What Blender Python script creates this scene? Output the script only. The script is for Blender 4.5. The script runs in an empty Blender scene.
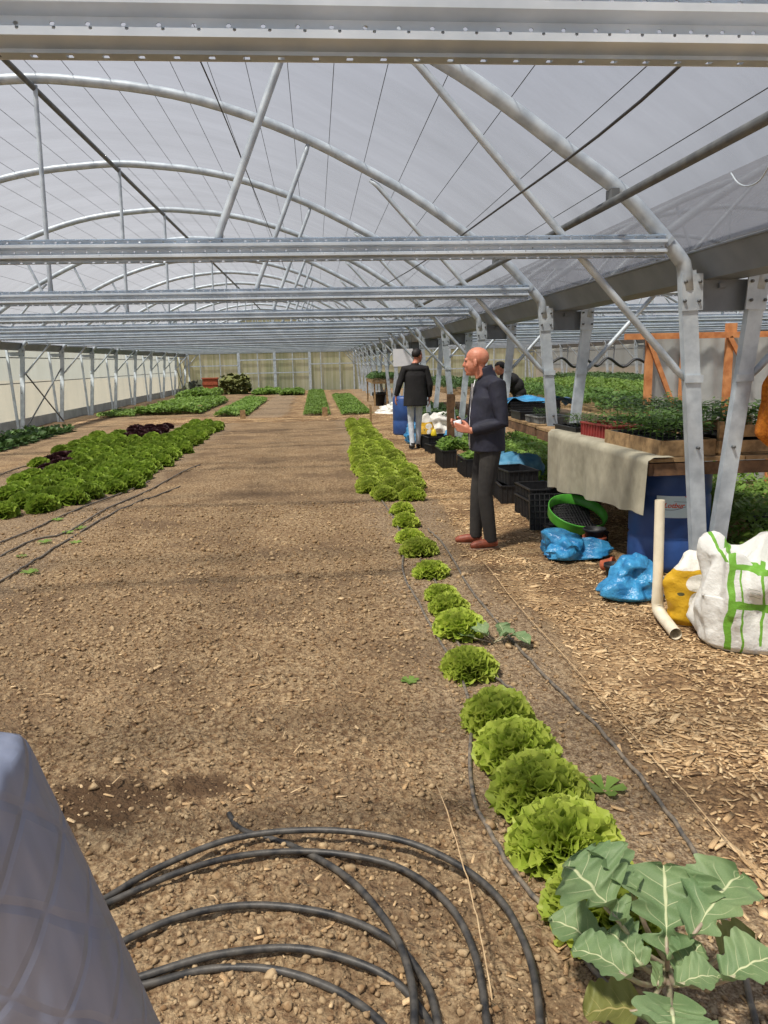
import bpy, math, random
import numpy as np
from mathutils import Vector, Matrix, noise as mn
R = random.Random(7); NR = np.random.RandomState(5)
S = bpy.context.scene; C = S.collection
PI = math.pi; H = 1.62
D0 = 1.805; SP = 3.2254
def YK(k): return D0 + k*SP

# ------------------------------------------------------------ materials
def sr(r, g, b):
    f = lambda c: (c/255/12.92) if c/255 <= .04045 else ((c/255+.055)/1.055)**2.4
    return (f(r), f(g), f(b), 1)
class NT:
    def __init__(s, name):
        s.m = bpy.data.materials.new(name); s.m.use_nodes = True
        s.t = s.m.node_tree; s.t.nodes.clear(); s.out = s.n('ShaderNodeOutputMaterial')
    def n(s, typ, **kw):
        x = s.t.nodes.new(typ)
        for k, v in kw.items():
            if k == 'inp':
                for kk, vv in v.items():
                    if isinstance(vv, bpy.types.NodeSocket): s.t.links.new(vv, x.inputs[kk])
                    else: x.inputs[kk].default_value = vv
            else: setattr(x, k, v)
        return x
    def math(s, op, a, b=0.0, c=0.0):
        x = s.n('ShaderNodeMath', operation=op)
        for i, v in enumerate((a, b, c)):
            if isinstance(v, bpy.types.NodeSocket): s.t.links.new(v, x.inputs[i])
            else: x.inputs[i].default_value = v
        return x.outputs[0]
    def mix(s, f, a, b):
        x = s.n('ShaderNodeMix', data_type='RGBA')
        for i, v in ((0, f), (6, a), (7, b)):
            if isinstance(v, bpy.types.NodeSocket): s.t.links.new(v, x.inputs[i])
            else: x.inputs[i].default_value = v
        return x.outputs[2]
    def noise(s, scale, detail=3, vec=None, rough=.55):
        x = s.n('ShaderNodeTexNoise', inp={'Scale': scale, 'Detail': detail, 'Roughness': rough})
        if vec: s.t.links.new(vec, x.inputs['Vector'])
        return x.outputs[0]
    def ramp(s, f, a, b):
        x = s.n('ShaderNodeMapRange', inp={0: f, 1: a, 2: b}); x.clamp = True
        return x.outputs[0]
    def obj(s): return s.n('ShaderNodeTexCoord').outputs['Object']
    def bump(s, h, strength=.5, dist=.01):
        return s.n('ShaderNodeBump', inp={'Height': h, 'Strength': strength, 'Distance': dist}).outputs[0]
    def bsdf(s, col, rough=.6, metal=0, normal=None, spec=.5, trans=0, sub=None):
        p = s.n('ShaderNodeBsdfPrincipled', inp={'Base Color': col, 'Roughness': rough, 'Metallic': metal, 'Specular IOR Level': spec})
        if normal: s.t.links.new(normal, p.inputs['Normal'])
        o = p.outputs[0]
        if trans:
            tr = s.n('ShaderNodeBsdfTranslucent', inp={'Color': col})
            o = s.n('ShaderNodeMixShader', inp={0: trans, 1: o, 2: tr.outputs[0]}).outputs[0]
        return o
    def end(s, sh):
        s.t.links.new(sh, s.out.inputs[0]); return s.m
def simple(name, c1, c2=None, scale=20, rough=.6, metal=0, bump=0, bscale=None, bdist=.005, trans=0, spec=.5):
    t = NT(name); v = t.obj()
    c2 = c2 or tuple([x*.75 for x in c1[:3]]+[1])
    col = t.mix(t.ramp(t.noise(scale, 4, v), .35, .65), c1, c2)
    nb = t.bump(t.noise(bscale or scale*3, 4, v), bump, bdist) if bump else None
    return t.end(t.bsdf(col, rough, metal, nb, spec, trans))
M = {}
M['steel'] = simple('galvanised steel', sr(190, 200, 208), sr(160, 170, 180), 9, .45, .15, .1)
M['steel_dark'] = simple('weathered steel', sr(104, 107, 108), sr(80, 84, 88), 9, .5, .2)
M['gutter'] = simple('gutter sheet', sr(122, 130, 140), sr(104, 112, 122), 3, .5, .1)
M['wire'] = simple('wire', sr(70, 72, 76), sr(58, 60, 64), 9, .6, .3)
M['black'] = simple('black plastic', sr(38, 39, 42), sr(24, 25, 28), 30, .5)
M['hose'] = simple('polythene hose', sr(32, 33, 35), sr(84, 80, 74), 22, .5, 0, .2)
M['drip'] = simple('dusty drip tape', sr(74, 72, 70), sr(132, 120, 104), 30, .65)
M['wood'] = simple('worn timber', sr(172, 142, 102), sr(122, 98, 68), 14, .8, 0, .3)
M['wood_red'] = simple('orange timber', sr(212, 148, 96), sr(178, 112, 66), 10, .75)
M['wood_brown'] = simple('brown timber', sr(118, 88, 62), sr(84, 62, 44), 16, .8, 0, .3)
M['cloth'] = simple('weathered sheet', sr(170, 165, 146), sr(142, 138, 121), 5, .8, 0, .35, 8, .02)
M['blue_barrel'] = simple('blue barrel plastic', sr(46, 80, 142), sr(36, 66, 122), 5, .45, 0, .1)
M['blue_bag'] = simple('blue plastic film', sr(70, 158, 208), sr(38, 112, 166), 12, .3, 0, .8, 22, .02)
M['blue_cloth'] = simple('blue sheet', sr(84, 144, 176), sr(58, 112, 146), 6, .6, 0, .3)
M['pvc'] = simple('cream pipe', sr(236, 228, 206), sr(214, 204, 182), 8, .45)
M['terra'] = simple('terracotta', sr(176, 92, 62), sr(140, 70, 46), 16, .8)
M['green_plastic'] = simple('green plastic', sr(78, 160, 50), sr(58, 132, 40), 9, .4)
M['red_plastic'] = simple('red plastic', sr(158, 62, 58), sr(122, 44, 44), 14, .5)
M['grey_plastic'] = simple('grey plastic', sr(128, 130, 128), sr(98, 100, 100), 20, .5)
M['white_plastic'] = simple('white plastic', sr(232, 230, 222), sr(206, 204, 198), 8, .5, 0, .4, 12, .02)
M['orange_net'] = simple('orange net', sr(226, 142, 40), sr(190, 104, 22), 60, .8, 0, 1, 160, .01, .25)
M['skin'] = simple('skin', sr(206, 142, 116), sr(188, 116, 92), 14, .5, 0, .08)
M['skin_dark'] = simple('skin tanned', sr(170, 116, 92), sr(150, 98, 76), 14, .5)
M['hair'] = simple('dark hair', sr(34, 28, 26), sr(22, 18, 18), 60, .6, 0, .5)
M['navy'] = simple('navy jacket cloth', sr(38, 40, 58), sr(28, 30, 44), 8, .75, 0, .5, 10, .02)
M['trouser'] = simple('charcoal trousers', sr(52, 50, 48), sr(40, 38, 38), 8, .85, 0, .5, 9, .02)
M['blackcoat'] = simple('black coat', sr(28, 26, 28), sr(18, 17, 19), 8, .85, 0, .5, 8, .02)
M['whitejean'] = simple('pale grey jeans', sr(208, 214, 222), sr(182, 190, 202), 8, .8, 0, .5, 12, .02)
M['greyshirt'] = simple('grey shirt', sr(150, 148, 150), sr(128, 126, 128), 12, .8)
M['shoe_red'] = simple('reddish shoe leather', sr(150, 78, 54), sr(112, 56, 40), 20, .55)
M['shoe_dark'] = simple('dark shoe', sr(42, 38, 38), sr(30, 28, 28), 20, .5)
M['sole'] = simple('sole', sr(150, 120, 96), sr(120, 96, 76), 20, .7)
M['eye'] = simple('eye', sr(54, 44, 40), sr(40, 34, 30), 20, .3)
M['compost'] = simple('potting compost', sr(60, 46, 36), sr(38, 30, 24), 40, .95, 0, 1, 60, .01)
M['yellow'] = simple('yellow plastic', sr(232, 208, 40), sr(214, 186, 30), 20, .5)
M['stone_blk'] = simple('dark heap', sr(88, 92, 74), sr(60, 62, 50), 14, .9, 0, .8, 20, .05)
M['straw'] = simple('dry straw clump', sr(136, 138, 84), sr(96, 104, 58), 10, .9)
M['sign'] = simple('white board', sr(232, 232, 236), sr(220, 222, 228), 5, .6)
M['sheet'] = simple('hanging polythene', sr(190, 194, 194), sr(168, 172, 172), 3, .5, 0, .3, 4, .03, .3)

def leafmat(name, c1, c2, scale=14, trans=.3, rough=.5):
    t = NT(name); v = t.obj()
    z = t.n('ShaderNodeSeparateXYZ', inp={0: v}).outputs[2]
    col = t.mix(t.ramp(t.noise(scale, 3, v), .3, .7), c1, c2)
    rnd = t.n('ShaderNodeObjectInfo').outputs['Random']
    col = t.n('ShaderNodeHueSaturation', inp={'Value': t.ramp(rnd, -3, 1.3), 'Color': col}).outputs[0]
    return t.end(t.bsdf(col, rough, 0, None, .35, trans))
M['lettuce'] = leafmat('lime lettuce leaf', sr(214, 226, 108), sr(178, 202, 76), 18, .4)
M['lettuce2'] = leafmat('mid green lettuce leaf', sr(176, 200, 82), sr(128, 160, 56), 14, .4)
M['redlet'] = leafmat('dark red lettuce leaf', sr(88, 52, 54), sr(60, 38, 44), 14, .2)
M['herb'] = leafmat('dense green leaf', sr(146, 176, 84), sr(104, 138, 60), 20, .35)
M['herbdark'] = leafmat('dark green leaf', sr(104, 134, 78), sr(68, 100, 52), 12, .3)
M['seedleaf'] = leafmat('seedling leaf', sr(118, 152, 76), sr(76, 110, 52), 16, .35)
M['weed'] = leafmat('weedy green', sr(158, 190, 96), sr(116, 154, 64), 8, .4)

def ms_kale(name, base, base2, vein):
    t = NT(name); uv = t.n('ShaderNodeTexCoord').outputs['UV']
    s = t.n('ShaderNodeSeparateXYZ', inp={0: uv}); u, v = s.outputs[0], s.outputs[1]
    a = t.math('ABSOLUTE', t.math('SUBTRACT', u, .5))
    mid = t.ramp(a, .024, .010)
    w = t.math('FRACT', t.math('MULTIPLY', t.math('SUBTRACT', v, t.math('MULTIPLY', a, .42)), 5.0))
    side = t.math('MULTIPLY', t.ramp(t.math('ABSOLUTE', t.math('SUBTRACT', w, .5)), .045, .01), t.ramp(a, .42, .05))
    fine = t.n('ShaderNodeTexVoronoi', feature='DISTANCE_TO_EDGE', inp={'Scale': 26, 'Vector': uv}).outputs[0]
    fv = t.math('MULTIPLY', t.ramp(fine, .05, 0), .12)
    f = t.math('MAXIMUM', t.math('MAXIMUM', mid, t.math('MULTIPLY', side, .75)), fv)
    col = t.mix(t.ramp(t.noise(8, 3, t.obj()), .3, .7), base, base2)
    col = t.mix(f, col, vein)
    return t.end(t.bsdf(col, .5, 0, t.bump(t.math('SUBTRACT', 1.0, f), .4, .004), .35, .25))
M['kale'] = ms_kale('glaucous brassica leaf', sr(138, 160, 112), sr(108, 136, 92), sr(212, 218, 172))
M['kale_old'] = ms_kale('yellowing brassica leaf', sr(140, 142, 78), sr(116, 120, 66), sr(178, 168, 110))
M['petiole'] = simple('brassica stalk', sr(176, 178, 142), sr(158, 138, 124), 20, .5)

def film_mat(name, tint, opac, tl, streak=True, dirt=None):
    t = NT(name); v = t.obj()
    mp = t.n('ShaderNodeMapping', inp={'Vector': v, 'Scale': (.45, 1.3, .45)})
    n1 = t.noise(1.6, 6, mp.outputs[0], .65)
    f = t.ramp(n1, .3, .72)
    col = t.mix(f, tint, tuple([c*.82 for c in tint[:3]]+[1]))
    tr = t.n('ShaderNodeBsdfTranslucent', inp={'Color': col}); di = t.n('ShaderNodeBsdfDiffuse', inp={'Color': col})
    s1 = t.n('ShaderNodeMixShader', inp={0: 1-tl, 1: tr.outputs[0], 2: di.outputs[0]}).outputs[0]
    tp = t.n('ShaderNodeBsdfTransparent', inp={'Color': (1, 1, 1, 1)})
    o = t.math('ADD', t.math('MULTIPLY', f, .10), opac-.05)
    return t.end(t.n('ShaderNodeMixShader', inp={0: o, 1: tp.outputs[0], 2: s1}).outputs[0])
M['film'] = film_mat('roof polythene', sr(110, 112, 118), .68, .85)
M['film_wall'] = film_mat('side wall polythene', sr(156, 162, 156), .88, .7)
def endmat():
    t = NT('end wall polythene'); v = t.obj()
    mp = t.n('ShaderNodeMapping', inp={'Vector': v, 'Scale': (1, 1, .25)})
    a = t.ramp(t.noise(1.1, 5, mp.outputs[0], .6), .3, .7)
    mp2 = t.n('ShaderNodeMapping', inp={'Vector': v, 'Scale': (5, 1, .1)})
    b = t.ramp(t.noise(2.2, 3, mp2.outputs[0]), .35, .75)
    col = t.mix(a, sr(186, 184, 150), sr(134, 144, 108)); col = t.mix(t.math('MULTIPLY', b, .6), col, sr(206, 206, 186))
    tr = t.n('ShaderNodeBsdfTranslucent', inp={'Color': col}); di = t.n('ShaderNodeBsdfDiffuse', inp={'Color': col})
    return t.end(t.n('ShaderNodeMixShader', inp={0: .45, 1: tr.outputs[0], 2: di.outputs[0]}).outputs[0])
M['film_end'] = endmat()

def beam_mat():
    t = NT('perforated galvanised beam'); v = t.obj()
    s = t.n('ShaderNodeSeparateXYZ', inp={0: v}); x, z = s.outputs[0], s.outputs[2]
    col = t.mix(t.ramp(t.noise(6, 4, v), .3, .7), sr(206, 216, 226), sr(178, 190, 202))
    p = t.n('ShaderNodeBsdfPrincipled', inp={'Base Color': col, 'Roughness': .45, 'Metallic': .1}).outputs[0]
    masks = []
    for z0, per, off, rx, rz in ((2.2385, .07, 0, .0085, .0045), (2.2985, .07, .035, .005, .004), (2.3545, .07, 0, .007, .0045), (2.275, .07, .02, .0035, .0035)):
        dx = t.math('MULTIPLY', t.math('SUBTRACT', t.math('FRACT', t.math('DIVIDE', t.math('ADD', x, 20+off), per)), .5), per)
        a = t.math('POWER', t.math('DIVIDE', dx, rx), 2.0)
        dz = t.math('DIVIDE', t.math('SUBTRACT', z, z0), rz)
        b = t.math('MULTIPLY', dz, dz)
        masks.append(t.math('LESS_THAN', t.math('ADD', a, b), 1.0))
    y_ = s.outputs[1]; dx = t.math('MULTIPLY', t.math('SUBTRACT', t.math('FRACT', t.math('DIVIDE', t.math('ADD', x, 20), .07)), .5), .07)
    q1 = t.math('MULTIPLY', t.math('LESS_THAN', t.math('ABSOLUTE', dx), .0065), t.math('LESS_THAN', t.math('ABSOLUTE', t.math('ADD', y_, .066)), .0065))
    masks.append(t.math('MULTIPLY', q1, t.math('LESS_THAN', z, 2.2335)))
    m = masks[0]
    for q in masks[1:]: m = t.math('MAXIMUM', m, q)
    tp = t.n('ShaderNodeBsdfTransparent')
    return t.end(t.n('ShaderNodeMixShader', inp={0: m, 1: p, 2: tp.outputs[0]}).outputs[0])
M['beam'] = beam_mat()

def ground_mat():
    t = NT('tunnel earth'); v = t.obj()
    a = t.n('ShaderNodeAttribute', attribute_name='zone').outputs['Color']
    s = t.n('ShaderNodeSeparateColor', inp={0: a}); r, g, b = s.outputs
    n1 = t.noise(2.2, 5, v, .6); n2 = t.noise(38, 5, v, .7); n3 = t.noise(120, 3, v, .6)
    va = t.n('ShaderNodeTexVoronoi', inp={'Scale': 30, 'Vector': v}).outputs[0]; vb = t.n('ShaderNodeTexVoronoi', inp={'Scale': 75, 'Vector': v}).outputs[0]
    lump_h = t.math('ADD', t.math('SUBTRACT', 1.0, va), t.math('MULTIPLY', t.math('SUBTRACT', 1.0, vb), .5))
    soil = t.mix(t.ramp(n1, .3, .7), sr(192, 168, 132), sr(160, 136, 104))
    soil = t.mix(t.ramp(n2, .38, .6), sr(112, 86, 62), soil)
    soil = t.mix(t.math('MULTIPLY', t.ramp(va, .5, .8), .5), soil, sr(110, 86, 60)); soil = t.mix(t.math('MULTIPLY', t.ramp(t.noise(.7, 5, v, .65), .48, .62), .7), soil, sr(108, 88, 68))  # first mix paints crevice shade between soil lumps into the colour
    mp = t.n('ShaderNodeMapping', inp={'Vector': v, 'Rotation': (0, 0, .5), 'Scale': (1, 1.8, 1)})
    vo = t.n('ShaderNodeTexVoronoi', inp={'Scale': 34, 'Vector': mp.outputs[0], 'Randomness': 1})
    vc = t.n('ShaderNodeSeparateColor', inp={0: vo.outputs['Color']}).outputs[0]
    chip = t.mix(vc, sr(222, 192, 148), sr(164, 130, 92))
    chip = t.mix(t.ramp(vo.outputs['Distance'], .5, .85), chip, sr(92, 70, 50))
    chip = t.mix(t.ramp(t.noise(1.6, 4, v), .58, .42), chip, t.mix(t.ramp(n2, .4, .6), sr(96, 74, 54), sr(164, 132, 96)))
    grey = t.mix(t.ramp(n3, .4, .6), sr(122, 102, 80), sr(196, 176, 148)); grey = t.mix(t.ramp(n2, .35, .55), sr(104, 84, 64), grey)
    col = t.mix(r, soil, chip); col = t.mix(b, col, grey); col = t.mix(g, col, sr(84, 64, 46))
    h = t.math('ADD', t.math('ADD', t.math('MULTIPLY', n2, .7), t.math('MULTIPLY', n3, .4)), lump_h)
    return t.end(t.bsdf(col, .95, 0, t.bump(h, .9, .022), .2))
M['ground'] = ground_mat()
def clod_mat():
    t = NT('earth clods'); v = t.obj()
    col = t.mix(t.ramp(t.noise(1.8, 4, v), .35, .65), sr(192, 168, 132), sr(152, 130, 100))
    col = t.mix(t.ramp(t.noise(30, 3, v), .62, .35), col, sr(134, 106, 76))
    return t.end(t.bsdf(col, .95, 0, t.bump(t.noise(90, 3, v), .6, .006), .2))
M['clod'] = clod_mat()
def chip_mat():
    t = NT('wood chip flakes'); v = t.obj()
    w = t.n('ShaderNodeTexWhiteNoise', noise_dimensions='3D', inp={'Vector': t.n('ShaderNodeAttribute', attribute_name='tint').outputs['Vector']}).outputs[0]
    cr = t.n('ShaderNodeValToRGB', inp={0: w}); e = cr.color_ramp
    e.elements[0].color = sr(120, 92, 66); e.elements[1].color = sr(232, 206, 164)
    x = e.elements.new(.5); x.color = sr(196, 162, 118)
    return t.end(t.bsdf(cr.outputs[0], .85, 0, None, .2))
M['chip'] = chip_mat()
M['grass'] = simple('outside grass', sr(110, 128, 70), sr(84, 104, 52), 2, .9)

# ------------------------------------------------------------ mesh helpers
class MB:
    def __init__(s): s.v = []; s.f = []
    def add(s, vs, fs):
        o = len(s.v); s.v += [tuple(v) for v in vs]; s.f += [tuple(i+o for i in f) for f in fs]; return s
    def box(s, c, d, rot=None, taper=1.0):
        x, y, z = [q/2 for q in d]; vs = []
        for k in (-1, 1):
            tt = taper if k > 0 else 1
            for i, j in ((-1, -1), (1, -1), (1, 1), (-1, 1)): vs.append(Vector((i*x*tt, j*y*tt, k*z)))
        if rot is not None: vs = [rot @ v for v in vs]
        return s.add([v+Vector(c) for v in vs], [(3, 2, 1, 0), (4, 5, 6, 7), (0, 1, 5, 4), (1, 2, 6, 5), (2, 3, 7, 6), (3, 0, 4, 7)])
    def bar(s, a, b, w, d, up=(0, 1, 0)):
        a, b = Vector(a), Vector(b); z = (b-a); L = z.length; z.normalize(); y = Vector(up); y = (y-z*y.dot(z)).normalized(); x = y.cross(z)
        m = Matrix((x, y, z)).transposed()
        return s.box((a+b)/2, (w, d, L), m)
    def tube(s, pts, r, n=8, cap=True, flat=1.0):
        pts = [Vector(p) for p in pts]; N = len(pts)
        rs = r if isinstance(r, (list, tuple)) else [r]*N
        t0 = (pts[1]-pts[0]).normalized(); up = Vector((0, 0, 1)) if abs(t0.z) < .9 else Vector((0, 1, 0))
        x = t0.cross(up).normalized(); vs = []
        for i, p in enumerate(pts):
            t = (pts[min(i+1, N-1)]-pts[max(i-1, 0)]).normalized()
            x = (x-t*x.dot(t)).normalized(); y = t.cross(x)
            for j in range(n):
                a = 2*PI*j/n; vs.append(p+x*math.cos(a)*rs[i]+y*math.sin(a)*rs[i]*flat)
        fs = [(i*n+j, i*n+(j+1) % n, (i+1)*n+(j+1) % n, (i+1)*n+j) for i in range(N-1) for j in range(n)]
        if cap: fs += [tuple(range(n-1, -1, -1)), tuple(range((N-1)*n, N*n))]
        return s.add(vs, fs)
    def lathe(s, prof, n=24, c=(0, 0, 0), cap=True, m=None):
        vs = []; m = m or Matrix.Identity(3)
        for r, z in prof:
            for j in range(n):
                a = 2*PI*j/n; vs.append(Vector(c)+m @ Vector((r*math.cos(a), r*math.sin(a), z)))
        N = len(prof)
        fs = [(i*n+j, i*n+(j+1) % n, (i+1)*n+(j+1) % n, (i+1)*n+j) for i in range(N-1) for j in range(n)]
        if cap: fs += [tuple(range(n-1, -1, -1)), tuple(range((N-1)*n, N*n))]
        return s.add(vs, fs)
    def ell(s, c, r, n=14, m=None):
        vs = []; k = n//2+1; m = m or Matrix.Identity(3)
        for i in range(1, k):
            th = PI*i/k
            for j in range(n):
                a = 2*PI*j/n; vs.append(Vector(c)+m @ Vector((r[0]*math.sin(th)*math.cos(a), r[1]*math.sin(th)*math.sin(a), -r[2]*math.cos(th))))
        b = len(vs); vs += [Vector(c)+m @ Vector((0, 0, -r[2])), Vector(c)+m @ Vector((0, 0, r[2]))]
        fs = [(i*n+j, i*n+(j+1) % n, (i+1)*n+(j+1) % n, (i+1)*n+j) for i in range(k-2) for j in range(n)]
        fs += [((j+1) % n, j, b) for j in range(n)] + [((k-2)*n+j, (k-2)*n+(j+1) % n, b+1) for j in range(n)]
        return s.add(vs, fs)
    def rings(s, rg, n=20, p=2.3):
        vs = []
        for cx, cy, z, rx, ry in rg:
            for j in range(n):
                a = 2*PI*j/n; ca, sa = math.cos(a), math.sin(a)
                vs.append((cx+rx*math.copysign(abs(ca)**(2/p), ca), cy+ry*math.copysign(abs(sa)**(2/p), sa), z))
        N = len(rg)
        fs = [(i*n+j, i*n+(j+1) % n, (i+1)*n+(j+1) % n, (i+1)*n+j) for i in range(N-1) for j in range(n)]
        fs += [tuple(range(n-1, -1, -1)), tuple(range((N-1)*n, N*n))]
        return s.add(vs, fs)
    def grid(s, fn, nu, nv):
        vs = [fn(i/nu, j/nv) for i in range(nu+1) for j in range(nv+1)]
        return s.add(vs, [(i*(nv+1)+j, (i+1)*(nv+1)+j, (i+1)*(nv+1)+j+1, i*(nv+1)+j+1) for i in range(nu) for j in range(nv)])
    def mesh(s, name, mat, smooth=True):
        me = bpy.data.meshes.new(name); me.from_pydata(s.v, [], s.f); me.materials.append(mat)
        if smooth: me.shade_smooth()
        return me
    def build(s, name, mat, parent=None, loc=(0, 0, 0), smooth=True, rz=0):
        o = bpy.data.objects.new(name, s.mesh(name, mat, smooth)); C.objects.link(o)
        o.location = loc; o.rotation_euler = (0, 0, rz)
        if parent: o.parent = parent
        return o
def lab(o, label, cat, group=None, kind=None):
    o['label'] = label; o['category'] = cat
    if group: o['group'] = group
    if kind: o['kind'] = kind
    return o
def thing(name, loc, label, cat, group=None, rz=0):
    o = bpy.data.objects.new(name, None); C.objects.link(o); o.location = loc; o.rotation_euler = (0, 0, rz)
    o.empty_display_size = .1
    return lab(o, label, cat, group)
def dup(root, loc, rz=0, label=None, group=None, cat=None, scale=None):
    r = root.copy(); C.objects.link(r); r.location = loc; r.rotation_euler = (0, 0, rz)
    if scale: r.scale = (scale,)*3
    if label: r['label'] = label
    if group: r['group'] = group
    if cat: r['category'] = cat
    for ch in list(root.children):
        c = ch.copy(); C.objects.link(c); c.parent = r
        for g in ch.children:
            d = g.copy(); C.objects.link(d); d.parent = c
    return r
def struct(name, mb, mat, smooth=False, loc=(0, 0, 0), label=None):
    o = mb.build(name, mat, None, loc, smooth); o['kind'] = 'structure'
    o['label'] = label or name; o['category'] = name.split('_')[0]
    return o
def npmesh(name, V, F, mat, smooth=False):
    me = bpy.data.meshes.new(name); k = F.shape[1]
    me.vertices.add(len(V)); me.vertices.foreach_set('co', V.astype(np.float32).ravel())
    me.loops.add(F.size); me.loops.foreach_set('vertex_index', F.astype(np.int32).ravel())
    me.polygons.add(len(F)); me.polygons.foreach_set('loop_start', np.arange(0, F.size, k, dtype=np.int32))
    me.update(calc_edges=True); me.validate(); me.materials.append(mat)
    if smooth: me.shade_smooth()
    return me
def link(name, me, loc=(0, 0, 0), parent=None):
    o = bpy.data.objects.new(name, me); C.objects.link(o); o.location = loc
    if parent: o.parent = parent
    return o
def remesh(mb, voxel, smooth_it=2):
    me = mb.mesh('tmp', M['black']); o = bpy.data.objects.new('tmp', me); C.objects.link(o)
    a = o.modifiers.new('r', 'REMESH'); a.mode = 'VOXEL'; a.voxel_size = voxel
    b = o.modifiers.new('s', 'SMOOTH'); b.factor = .5; b.iterations = smooth_it
    bpy.context.view_layer.update()
    ev = o.evaluated_get(bpy.context.evaluated_depsgraph_get())
    nm = bpy.data.meshes.new_from_object(ev); bpy.data.objects.remove(o); bpy.data.meshes.remove(me)
    return nm
def rem(mb, voxel, name, mat, parent, it=2):
    me = remesh(mb, voxel, it); me.name = name; me.materials.clear(); me.materials.append(mat); me.shade_smooth()
    return link(name, me, parent=parent)
ORD = ['first', 'second', 'third', 'fourth', 'fifth', 'sixth', 'seventh', 'eighth', 'ninth', 'tenth', 'eleventh', 'twelfth', 'thirteenth', 'fourteenth', 'fifteenth', 'sixteenth', 'seventeenth', 'eighteenth', 'nineteenth', 'twentieth']

# ------------------------------------------------------------ camera
cam = bpy.data.cameras.new('camera'); co = bpy.data.objects.new('camera', cam); C.objects.link(co); S.camera = co
F_PX, PIT, YAW, ROLL = 772.48, .1929, .0833, .0218
Fd = Vector((math.sin(YAW)*math.cos(PIT), math.cos(YAW)*math.cos(PIT), -math.sin(PIT)))
Rt = Vector((math.cos(YAW), -math.sin(YAW), 0)); Up = Rt.cross(Fd)
r2 = Rt*math.cos(ROLL)-Up*math.sin(ROLL); u2 = Up*math.cos(ROLL)+Rt*math.sin(ROLL)
co.matrix_world = Matrix.Translation((0, 0, H)) @ Matrix((r2, u2, -Fd)).transposed().to_4x4()
cam.sensor_fit = 'VERTICAL'; cam.sensor_height = 24; cam.lens = 24*F_PX/1024; cam.clip_start = .05; cam.clip_end = 400
def up(x, y, z=0.0):
    d = Fd*F_PX+r2*(x-384)-u2*(y-512); t = (H-z)/-d.z
    return (d.x*t, d.y*t, z)

# ------------------------------------------------------------ ground
def nz(x, y, s, o=0): return mn.noise(Vector((x*s+o, y*s-o, o*.37)))
def sm(a, b, v):
    t = min(1, max(0, (v-a)/(b-a))); return t*t*(3-2*t)
def zone(x, y):
    j = nz(x, y, 1.3, 3)*.18+nz(x, y, 5, 9)*.05
    W = 0
    if y < 22.3:
        W = max(sm(1.22, 1.38, x+j), sm(-5.0, -5.2, x+j)*.55*sm(7, 9, y), sm(-3.3, -3.6, x+j)*.9*sm(9.5, 8.5, y+j*3))
    cross = sm(21.7, 22.3, y+j)*sm(24.4-.25*min(x, 0), 24.0-.25*min(x, 0), y+j)
    W = max(W, cross)
    if y > 23:
        W = max(W, sm(-1.0, -.85, x+j)*sm(-.38, -.5, x+j), sm(.45, .55, x+j)*sm(.85, .7, x+j), sm(1.75, 1.9, x+j)*.8)
    B = 0
    if y < 22: B = sm(.40, .75, x+j)*sm(1.35, 1.1, x+j)*.6
    B = max(B, sm(-2.15, -2.4, x+j)*sm(-5.1, -4.9, x)*.5 if y < 22 else 0)
    B = max(B, sm(-5.2, -5.6, x)*.35)
    if y > 24: B = max(B, sm(-2.2, -2.0, x+j)*sm(-1.0, -1.1, x+j)*.7, sm(1.9, 2.1, x)*.5)
    G = 0
    for cx, cy, rx, ry in ((-.86, 2.72, .28, .2), (-.5, 2.8, .17, .1), (1.25, 2.75, .12, .35), (2.0, 6.6, .3, 1.0), (1.28, 5.4, .16, .6), (-6.9, 32, .5, 9)):
        d = ((x-cx)/rx)**2+((y-cy)/ry)**2
        G = max(G, sm(1.3, .4, d+nz(x, y, 9, 5)*.8)*(.9 if cx < 0 else .35))
    return W, G, B
def gz(x, y):
    W, G, B = zone(x, y) if abs(x) < 9 else (0, 0, 0)
    h = .03*nz(x, y, .7)+.012*nz(x, y, 3.1, 4)
    soil = 1-max(W, B*.6)
    if y < 14:
        c = abs(nz(x, y, 12, 7))+.6*abs(nz(x, y, 27, 2))
        d1 = mn.voronoi(Vector((x*17, y*17, 0)))[0][0]; h += soil*(.026*c+.020*max(0, .55-d1))+.006*nz(x, y, 30, 1)
    return h
xs = [-60, -30, -16, -12, -9.5]
x = -8.4
while x < 13.6:
    xs.append(x); x += .026 if -1.3 < x < 2.3 else (.05 if -3.6 < x < 3.2 else .2)
xs += [15, 20, 40, 70]
ys = [-12, -6, -3, -1, 0, .6]; y = 1.0
while y < 49: ys.append(y); y += max(.022, .0095*y)
ys += [50, 54, 60, 80, 120]
xs = np.array(xs); ys = np.array(ys); nx, ny = len(xs), len(ys)
V = np.zeros((ny, nx, 3)); Z = np.zeros((ny, nx, 4), dtype=np.float32); Z[..., 3] = 1
for i in range(ny):
    for j in range(nx):
        X, Y = float(xs[j]), float(ys[i]); inside = -8.5 < X < 13.7 and -3 < Y < 49
        V[i, j] = (X, Y, gz(X, Y) if inside else -.02)
        if inside: Z[i, j, :3] = zone(X, Y)
I = np.arange(ny*nx).reshape(ny, nx)
Fq = np.stack([I[:-1, :-1], I[:-1, 1:], I[1:, 1:], I[1:, :-1]], -1).reshape(-1, 4)
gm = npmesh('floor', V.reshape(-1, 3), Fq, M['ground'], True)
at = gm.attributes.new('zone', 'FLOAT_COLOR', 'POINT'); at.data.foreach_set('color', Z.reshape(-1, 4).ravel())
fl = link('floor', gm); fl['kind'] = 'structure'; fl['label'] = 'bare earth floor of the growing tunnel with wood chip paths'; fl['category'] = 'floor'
_gc = {}
def G(x, y): return gz(x, y)

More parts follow.
